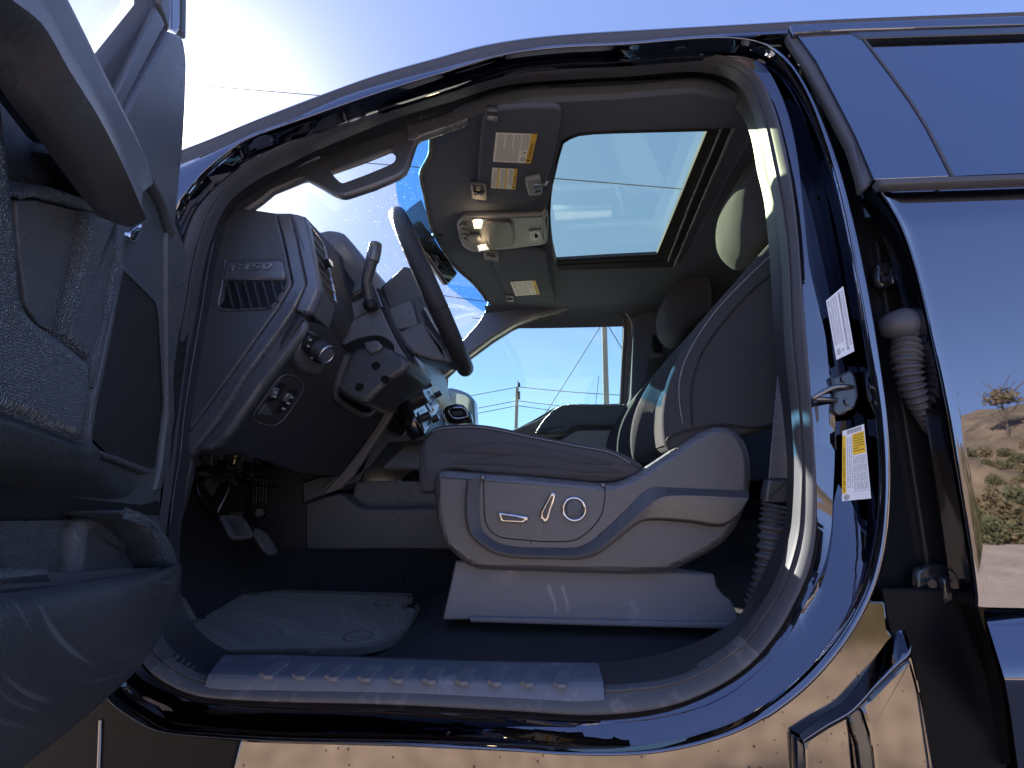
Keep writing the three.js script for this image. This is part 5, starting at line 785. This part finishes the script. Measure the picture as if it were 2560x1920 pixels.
  const lk = P('lumbar_switch', orient(new THREE.TorusGeometry(at(1435, 1273, -.24).distanceTo(at(1407, 1273, -.24)), .0032, 12, 48), at(1435.5, 1273, -.256), V(0, 0, 1)), M.chrome, ss);
  P('knob_face', cyl(at(1435.5, 1273, -.262), V(0, 0, 1), .0235, .006, 36), M.plasticDark, lk);
  P('knob_dome', new THREE.SphereGeometry(.0165, 24, 16).scale(1, 1.25, .35).translate(...at(1435.5, 1273, -.256).toArray()), M.plastic, lk);
  P('shield_lug', [plate([[1203, 1186], [1214, 1188], [1210, 1200], [1200, 1198]], shp(.008), { t: .012, b: .003 }), plate([[1502, 1207], [1514, 1208], [1513, 1218], [1504, 1217]], shp(.004), { t: .012, b: .003 })], M.plasticSmooth, ss);
  const sb = P('seat_base', plate([[1138, 1400], [1300, 1415], [1658, 1428], [1786, 1434], [1793, 1468], [1810, 1488], [1829, 1502], [1842, 1530], [1850, 1552], [1846, 1562], [1178, 1550], [1105, 1550], [1122, 1476]], plane(at(1400, 1500, -.29), V(0, .12, 1)), { t: .4, b: .006, bs: 3, round: .006 }), M.seatBase, seat);
  for (const l of [[[1366, 1464], [1376, 1462], [1380, 1478], [1388, 1500], [1392, 1530], [1388, 1532], [1382, 1505], [1372, 1484]], [[1402, 1464], [1410, 1462], [1413, 1480], [1422, 1515], [1420, 1535], [1417, 1518], [1408, 1486]]]) P('water_stain', plate(l, plane(at(1400, 1500, -.2893), V(0, .12, 1)), { t: .001, b: 0, smooth: true }), std([.3, .3, .32], .7), sb);
  P('base_flange', plate([[1172, 1542], [1500, 1550], [1854, 1558], [1846, 1574], [1500, 1566], [1176, 1556]], zPlane(-.275), { t: .02, b: .004 }), M.seatBase, sb);
  P('lumbar_gap', plate([[1606, 1176], [1690, 1120], [1690, 1126], [1640, 1160], [1612, 1182]], zPlane(-.268), { t: .01, b: .003 }), M.plasticSmooth, seat);
  // passenger seat: a copy of the frame's shape, further across
  const prow = brows.map(r => r.map(p => V(p.x, p.y, p.z - .82)));
  const ps = P('passenger_seat', [grid(prow, true)], M.cloth, truck, 'black cloth passenger seat behind the driver seat');
  const hr2 = hrow.map(r => r.map(p => V(p.x - .02, p.y - .01, p.z - .82))); P('headrest', [grid(hr2, true), capH(hr2[0]), capH(hr2[16])], M.cloth, ps);
  const cu = box(.5, .14, .5, .05).translate(-.02, .93, -1.36); P('cushion', cu, M.cloth, ps); P('seat_base', box(.45, .26, .42, .02).translate(0, .75, -1.36), M.plasticDark, ps);
  // seat belt and sleeve between the seat and the pillar
  const bl = P('seat_belt', plate([[1957, 870], [1975, 905], [1984, 1050], [1984, 1195], [1922, 1196], [1932, 1080], [1944, 940]], zPlane(-.2), { t: .004, b: .001 }), M.plasticSmooth);
  P('belt_bracket', plate([[1922, 1196], [1976, 1196], [1972, 1258], [1940, 1262], [1912, 1256], [1914, 1226]], zPlane(-.19), { t: .03, b: .006, round: .006 }), M.plasticDark, bl);
  const bc = curve([at(1936, 1262, -.2), at(1930, 1310, -.2), at(1922, 1400, -.2), at(1908, 1470, -.2), at(1890, 1525, -.2)]), N = 170, fr = bc.computeFrenetFrames(N, false), sl = [];
  for (let i = 0; i <= N; i++) { const t = i / N, p = bc.getPoint(t), w = .024 * (.86 + .14 * Math.sin(t * 2 * Math.PI * 15)), q = []; for (let k = 0; k < 16; k++) { const A = k / 16 * 2 * Math.PI; q.push(p.clone().addScaledVector(fr.normals[i], Math.cos(A) * w).addScaledVector(fr.binormals[i], Math.sin(A) * w)); } sl.push(q); }
  P('belt_sleeve', grid(sl, true), M.rubber, bl);
}
// --- door striker and the two printed labels on the pillar
{
  const lz = -.03;
  const lt = [[1, 0, 0]];
  const info = canvasTex(256, 560, (g, w, h) => { g.fillStyle = '#e9edf2'; g.fillRect(0, 0, w, h); g.save(); g.translate(0, 0); for (let k = 0; k < 4; k++) lines(g, 16 + k * 34, 24, 22, 420, 26, '#555'); bars(g, 168, 20, 34, 2); g.fillStyle = '#333'; for (let y = 20; y < 520; y += rr(4, 9)) g.fillRect(168, y, 26, rr(2, 5)); for (let k = 0; k < 2; k++) lines(g, 206 + k * 20, 30, 14, 470, 30, '#666'); g.strokeStyle = '#444'; g.lineWidth = 5; g.beginPath(); g.arc(50, 500, 24, 0, 7); g.moveTo(34, 486); g.lineTo(66, 514); g.moveTo(66, 486); g.lineTo(34, 514); g.stroke(); g.fillStyle = '#444'; g.font = 'bold 26px sans-serif'; g.fillText('CE', 96, 510); g.restore(); });
  const tyre = canvasTex(300, 780, (g, w, h) => {
    g.fillStyle = '#e9edf0'; g.fillRect(0, 0, w, h); g.fillStyle = '#f0c419'; g.fillRect(0, 60, 46, 640); g.fillRect(130, 70, 160, 230);
    bars(g, 60, 10, 200, 46); g.save(); g.translate(34, 690); g.rotate(-Math.PI / 2); g.fillStyle = '#4a3c10'; g.font = 'bold 30px sans-serif'; g.fillText('TIRE AND LOADING INFORMATION', 0, 0, 620); g.restore();
    lines(g, 145, 90, 130, 190, 7, '#7a6410'); for (let k = 0; k < 3; k++) lines(g, 60 + k * 24, 90, 14, 560, 34, '#777');
    g.strokeStyle = '#777'; g.lineWidth = 3; g.strokeRect(134, 320, 150, 370); for (let k = 1; k < 4; k++) { g.beginPath(); g.moveTo(134, 320 + k * 92); g.lineTo(284, 320 + k * 92); g.stroke(); } for (let k = 1; k < 4; k++) { g.beginPath(); g.moveTo(134 + k * 38, 320); g.lineTo(134 + k * 38, 690); g.stroke(); }
    for (let a = 0; a < 4; a++) for (let b = 0; b < 4; b++) lines(g, 140 + a * 38, 330 + b * 92, 26, 70, 8, '#777');
    g.strokeStyle = '#222'; g.lineWidth = 7; g.beginPath(); g.arc(48, 742, 26, 0, 7); g.moveTo(32, 728); g.lineTo(64, 756); g.moveTo(64, 728); g.lineTo(32, 756); g.stroke();
  });
  const pa = plane(side(2110, 850, -.006), V(-.3, 0, 1));
  P('certificate_label', decal([[2091, 900], [2136, 878], [2108, 715], [2065, 752]], pa), printed(info));
  P('tyre_label', decal([[2105, 1253], [2178, 1246], [2160, 1060], [2106, 1078]], plane(side(2140, 1150, -.006), V(-.3, 0, 1))), printed(tyre));
  const sz = -.022, st = P('door_striker', plate([[2076, 942], [2098, 938], [2126, 922], [2140, 940], [2150, 985], [2140, 1020], [2100, 1040], [2084, 1030], [2088, 985]], zPlane(sz), { t: .018, b: .004, round: .004 }), M.jamb);
  P('striker_loop', tube([at(2130, 968, sz), at(2110, 966, sz + .014), at(2080, 970, sz + .02), at(2045, 988, sz + .02), at(2034, 996, sz + .016), at(2060, 998, sz + .012), at(2090, 1000, sz)], .004), M.steel, st);
  P('striker_bolt', cyl(at(2112, 948, sz), V(-.3, 0, 1), .006, .005, 6), M.jamb, st); P('striker_bolt', cyl(at(2121, 1005, sz), V(-.3, 0, 1), .006, .005, 6), M.jamb, st);
  P('striker_pad', plate([[2034, 1012], [2080, 1002], [2082, 1050], [2040, 1060]], zPlane(-.035), { t: .02, b: .005 }), M.rubber, st);
}
// ------------------------------------------------------------------ floor mat: a thing of its own
{
  const out = [[440, 1570], [456, 1562], [497, 1551], [484, 1520], [477, 1503], [505, 1490], [539, 1480], [590, 1474], [614, 1478], [636, 1485], [662, 1487], [704, 1478], [750, 1476], [792, 1480], [900, 1482], [1032, 1487], [1032, 1505], [1016, 1512], [1020, 1520], [1044, 1516], [1052, 1524], [1040, 1550], [1012, 1584], [982, 1603], [927, 1620], [880, 1626], [843, 1628], [700, 1632], [535, 1632], [490, 1604]];
  const ma = at(927, 1620, -.295), mb = at(535, 1633, -.265), mc = at(900, 1482, -.66), mp = plane3(ma, mb, mc), base = at(750, 1560, -.45);
  const mat = thing('floor_mat', 'dusty black rubber floor mat lying in the driver footwell', 'floor mat', hit(750, 1560, mp));
  part('mat_sheet', plate(out, lift(mp, .004), { t: .006, b: .002 }), M.mat, mat);
  const rim = [[497, 1551], [456, 1562], [440, 1570], [490, 1604], [535, 1629], [700, 1629], [843, 1625], [880, 1622], [927, 1616], [982, 1599], [1012, 1580], [1040, 1546], [1050, 1524], [1044, 1516]].map(p => hit(p[0], p[1], lift(mp, .008)));
  const r0 = sample(rim, 90), n = lift(mp, 0).n.clone();
  part('mat_rim', grid([r0.map(p => p.clone().addScaledVector(n, -.014)), r0.map(p => p.clone().addScaledVector(n, .0)), r0.map(p => p.clone().addScaledVector(n, .006)), r0.map(p => p.clone().addScaledVector(n, .004).lerp(base, .03)), r0.map(p => p.clone().addScaledVector(n, -.006).lerp(base, .045))]), M.mat, mat);
  part('mat_lip', tube([[505, 1490], [590, 1475], [640, 1486], [704, 1479], [790, 1481], [1030, 1488]].map(p => hit(p[0], p[1], lift(mp, .008))), .005), M.mat, mat);
  const f = flatten(out, lift(mp, .0052)), q = f.p2, ribs = [];
  for (let c = -1.2; c < 1.2; c += .011) { // fine slanting ribs, clipped to the outline
    const sl = .9, xs = []; for (let i = 0; i < q.length; i++) { const a = q[i], b = q[(i + 1) % q.length], fa = a.y - sl * a.x - c, fb = b.y - sl * b.x - c; if (fa * fb < 0) { const t = fa / (fa - fb); xs.push(a.x + (b.x - a.x) * t); } }
    xs.sort((a, b) => a - b);
    for (let k = 0; k + 1 < xs.length; k += 2) { const x0 = xs[k] + .012, x1 = xs[k + 1] - .012; if (x1 - x0 < .02) continue; const g = new THREE.BoxGeometry((x1 - x0) * Math.hypot(1, sl), .0035, .003); g.rotateZ(Math.atan(sl)); const m = (x0 + x1) / 2; g.translate(m, c + sl * m, 0); ribs.push(g); }
  }
  const rg = merge(ribs); rg.applyMatrix4(f.m); part('mat_ribs', rg, M.matRib = std([1, 1, 1], .7, { map: dustMap([.2, .185, .172], [.72, .66, .6], .0, .3, 6) }), mat).userData.kind = 'stuff';
  part('mat_ring', [[895, 1590, .03], [960, 1508, .024]].map(([x, y, r]) => orient(new THREE.TorusGeometry(r, .0018, 8, 32), hit(x, y, lift(mp, .006)), n, V(1, 0, 0))), M.mat, mat);
}
// ------------------------------------------------------------------ the place around the truck
{
  const gtex = dataTex(512, (u, v) => { const k = .5 + .35 * tn(u, v, 6) + .3 * tn(u, v, 30, 3) + .25 * tn(u, v, 110, 7); return [Math.pow(.47 * (.6 + .8 * k), 1 / 2.2), Math.pow(.37 * (.6 + .8 * k), 1 / 2.2), Math.pow(.285 * (.6 + .8 * k), 1 / 2.2)]; }, 4, true);
  const gg = new THREE.PlaneGeometry(900, 900, 60, 60).rotateX(-Math.PI / 2), u = gg.attributes.uv; for (let i = 0; i < u.count; i++) u.setXY(i, u.getX(i) * 900, u.getY(i) * 900);
  const gr = part('ground', gg, std([1, 1, 1], .95, { map: gtex }), scene); gr.userData.kind = 'structure';
  // rocky bank facing the truck
  const rows = [], prof = [[8.5, -.05], [9.2, .35], [10.2, 1.0], [11.3, 1.9], [12.5, 2.6], [14, 3.1], [18, 3.3], [30, 3.4], [45, 2.6]];
  const hgt = (x, z) => { let i = 0; while (i < prof.length - 2 && prof[i + 1][0] < z) i++; const t = Math.max(0, Math.min(1, (z - prof[i][0]) / (prof[i + 1][0] - prof[i][0]))), b = prof[i][1] + (prof[i + 1][1] - prof[i][1]) * t; const k = .62 + .3 * noise.noise(x * .09, 2, 0) + .18 * noise.noise(x * .3, 5, 0) + Math.max(0, Math.min(.35, (x - 9) * .05)); return b <= 0 ? b : Math.max(-.02, b * k + Math.min(1, b) * (.34 * noise.noise(x * .55, z * .55, 1) + .2 * noise.noise(x * 1.5, z * 1.5, 4) + .12 * noise.noise(x * 4, z * 4, 7))); };
  for (let i = 0; i <= 90; i++) { const z = 8.5 + 36.5 * Math.pow(i / 90, 2), row = []; for (let j = 0; j <= 260; j++) row.push(V(-50 + j * .5, hgt(-50 + j * .5, z), z)); rows.push(row); }
  const btex = dataTex(512, (u2, v2) => { const k = tn(u2, v2, 5) * 1.1 + tn(u2, v2, 22, 3) * .7 + tn(u2, v2, 80, 9) * .5, gq = Math.max(0, Math.min(1, .5 + 1.3 * tn(u2, v2, 7, 12))); const a = [.32, .22, .14], b = [.14, .13, .075], m = .75 + .5 * k; return a.map((x, i) => Math.pow(Math.max(.01, (x * (1 - gq * .6) + b[i] * gq * .6) * m), 1 / 2.2)); }, 6, true);
  const bank = part('hillside', grid(rows), std([1, 1, 1], 1, { map: btex }), scene); bank.userData.kind = 'structure';
  // shrubs and thin trees on the bank (seen mirrored in the rear door)
  const leafMat = [[.10, .1, .045], [.17, .125, .065], [.07, .085, .04]].map(c => std(c, .9));
  const bush = (R) => { const pos = [], idx = []; for (let i = 0; i < 420; i++) { const a = rr(0, 6.283), e = Math.acos(rr(0, 1)), r = R * Math.pow(rnd(), .4) * (.75 + .3 * noise.noise(Math.cos(a) * 2, Math.sin(a) * 2, e)), c = V(Math.cos(a) * Math.sin(e) * r, Math.cos(e) * r * .95, Math.sin(a) * Math.sin(e) * r), s = rr(.04, .09), d = V(rr(-1, 1), rr(-1, 1), rr(-1, 1)).normalize(), t = V(rr(-1, 1), rr(-1, 1), rr(-1, 1)).cross(d).normalize(), k = pos.length / 3; for (const [x, y] of [[-1, 0], [0, .5], [1, 0], [0, -.5]]) { const p = c.clone().addScaledVector(d, x * s).addScaledVector(t, y * s); pos.push(p.x, p.y, p.z); } idx.push(k, k + 1, k + 2, k, k + 2, k + 3); } const g = new THREE.BufferGeometry(); g.setAttribute('position', new THREE.Float32BufferAttribute(pos, 3)); g.setIndex(idx); g.computeVertexNormals(); return g; };
  const bushG = [.55, .8, .65].map(bush), stems = [.4, .6, .5].map(h => { const l = []; for (let k = 0; k < 5; k++) { const a = k * 1.3; l.push(tube([V(0, -.1, 0), V(Math.cos(a) * .1, h * .5, Math.sin(a) * .1), V(Math.cos(a) * .25, h, Math.sin(a) * .25)], .015, false, 6, 5)); } return merge(l); }), bark = std([.12, .09, .07], .9);
  const scrub = [[], []];
  for (let i = 0; i < 640; i++) { const x = rr(1, 24), z = 8.7 + 4.6 * Math.pow(rnd(), 1.7), s2 = rr(.3, .95) * (z < 10.5 ? 1 : .65), m = new THREE.Matrix4().makeRotationY(rr(0, 6)).scale(V(s2, s2 * rr(.8, 1.2), s2)).setPosition(x, hgt(x, z) - .03, z); scrub[i % 2].push(bushG[i % 3].clone().applyMatrix4(m)); }
  scrub.forEach((l, i) => { const o = part('scrub', merge(l), leafMat[i], scene); tag(o, i ? 'ochre dry scrub growing over the rocky bank' : 'olive green scrub growing over the rocky bank', 'scrub'); o.userData.kind = 'stuff'; });
  for (let i = 0; i < 5; i++) {
    const x = [9.5, 12, 15, 18.5, 22][i], z = 13 + i * .6, y = hgt(x, z), g = [], t = new THREE.Group(); t.name = numbered('bare_tree'); t.position.set(x, y, z);
    const tr = [tube([V(0, -.2, 0), V(.05, .6, 0), V(-.03, 1.6, .05)], .035, false, 10, 6)]; for (let k = 0; k < 16; k++) { const h = rr(.4, 1.5), a = rr(0, 6.28), l = rr(.3, .8); tr.push(tube([V(0, h, 0), V(Math.cos(a) * l * .5, h + l * .4, Math.sin(a) * l * .5), V(Math.cos(a) * l, h + l * .9, Math.sin(a) * l)], .012, false, 6, 4)); }
    const m = new THREE.Mesh(merge(tr), bark); m.name = 'trunk'; const cr = new THREE.Mesh(bush(.7).translate(0, 1.1, 0), leafMat[1]); cr.name = 'crown'; t.add(m, cr); t.scale.setScalar(.8);
    t.userData = { label: ['thin tree on the bank nearest the cab door', 'second thin tree along the top of the bank', 'third thin tree along the top of the bank', 'fourth thin tree along the top of the bank', 'thin tree on the bank farthest behind the truck'][i], category: 'tree', group: 'thin trees on the bank' }; scene.add(t);
  }
  // utility poles and their wires beyond the passenger window
  const wood = std([.2, .19, .175], .85, { map: null }), wire = std([.05, .05, .055], .6);
  const pole = (name, label, px, py0, d, lean, rad) => { rad *= .72; const p = hit(px, py0, zPlane(-d)), o = thing(name, label, 'utility pole', V(p.x, 0, p.z)); part('shaft', cyl(V(p.x - p.y * lean, 0, p.z), V(lean, 1, 0), rad * 1.25, p.y / 1, 16, rad), wood, o); return [o, p]; };
  const [p1, t1] = pole('utility_pole', 'tall wooden utility pole at the right in the passenger window', 1510, 784, 17, .012, .13);
  part('crossarm', box(1.9, .12, .1, .02).translate(t1.x, t1.y - .25, t1.z), wood, p1); for (const k of [-.8, -.35, .35, .8]) part('insulator', cyl(V(t1.x + k, t1.y - .19, t1.z), V(0, 1, 0), .05, .16, 10), M.black, p1);
  const [p2, t2] = pole('utility_pole', 'shorter utility pole in the middle of the passenger window', 1293, 968, 30, .03, .14);
  for (const k of [0, .55, .8]) part('insulator', cyl(V(t2.x + .12, t2.y - k, t2.z + .1), V(0, 1, 0), .08, .25, 10), M.black, p2); part('pole_top_pin', cyl(V(t2.x + .05, t2.y, t2.z), V(0, 1, 0), .03, .4, 8), M.black, p2);
  const span = (label, pts, r, d0, d1) => { const a = hit(pts[0][0], pts[0][1], zPlane(-d0)), b = hit(pts[1][0], pts[1][1], zPlane(-d1)), c = a.clone().lerp(b, .5).add(V(0, -a.distanceTo(b) * (pts[2] ?? .006), 0)), e = b.clone().sub(a), g = tube([a.clone().addScaledVector(e, -(pts[3] ?? 0)), a, c, b, b.clone().addScaledVector(e, pts[4] ?? 0)].filter((p, i, l) => !i || p.distanceTo(l[i - 1]) > 1e-3), r, false, 40, 6); tag(part('power_line', g, wire, scene), label, 'power line'); };
  span('topmost wire running left from the shorter pole', [[900, 1035], [1293, 968]], .022, 30, 30);
  span('topmost wire running right from the shorter pole', [[1293, 967], [1600, 991]], .022, 30, 24);
  span('middle wire running left from the shorter pole', [[900, 1070], [1293, 1002]], .022, 30, 30);
  span('lowest wire running left from the shorter pole', [[900, 1085], [1293, 1014]], .022, 30, 30);
  span('middle wire running right from the shorter pole', [[1293, 1002], [1600, 1032]], .022, 30, 24);
  span('lowest wire running right from the shorter pole', [[1293, 1014], [1600, 1050]], .022, 30, 24);
  span('thin stay cable slanting down left from the tall pole', [[1506, 808], [1340, 1070]], .016, 17, 17);
  span('thin stay cable slanting down right from the tall pole', [[1515, 805], [1600, 945]], .016, 17, 17);
  span('thin cable hanging beside the tall pole', [[1497, 940], [1488, 1020]], .012, 17, 17);
  span('wire crossing the top of the passenger window to the tall pole', [[1180, 795], [1510, 808]], .018, 17, 17);
  span('wire leaving the tall pole towards the right', [[1510, 790], [1700, 830]], .018, 17, 14);
  span('higher wire seen through the far edge of the windscreen', [[1000, 722], [1300, 765]], .018, 17, 17);
  span('lone wire crossing the bright sky left of the roof', [[440, 209], [800, 239], .0, .6, .1], .022, 22, 22);
  span('wire seen across the sunroof and windscreen top', [[800, 398], [1700, 472], .0, .3, .3], .018, 16, 16);
}
renderer.render(scene, camera);
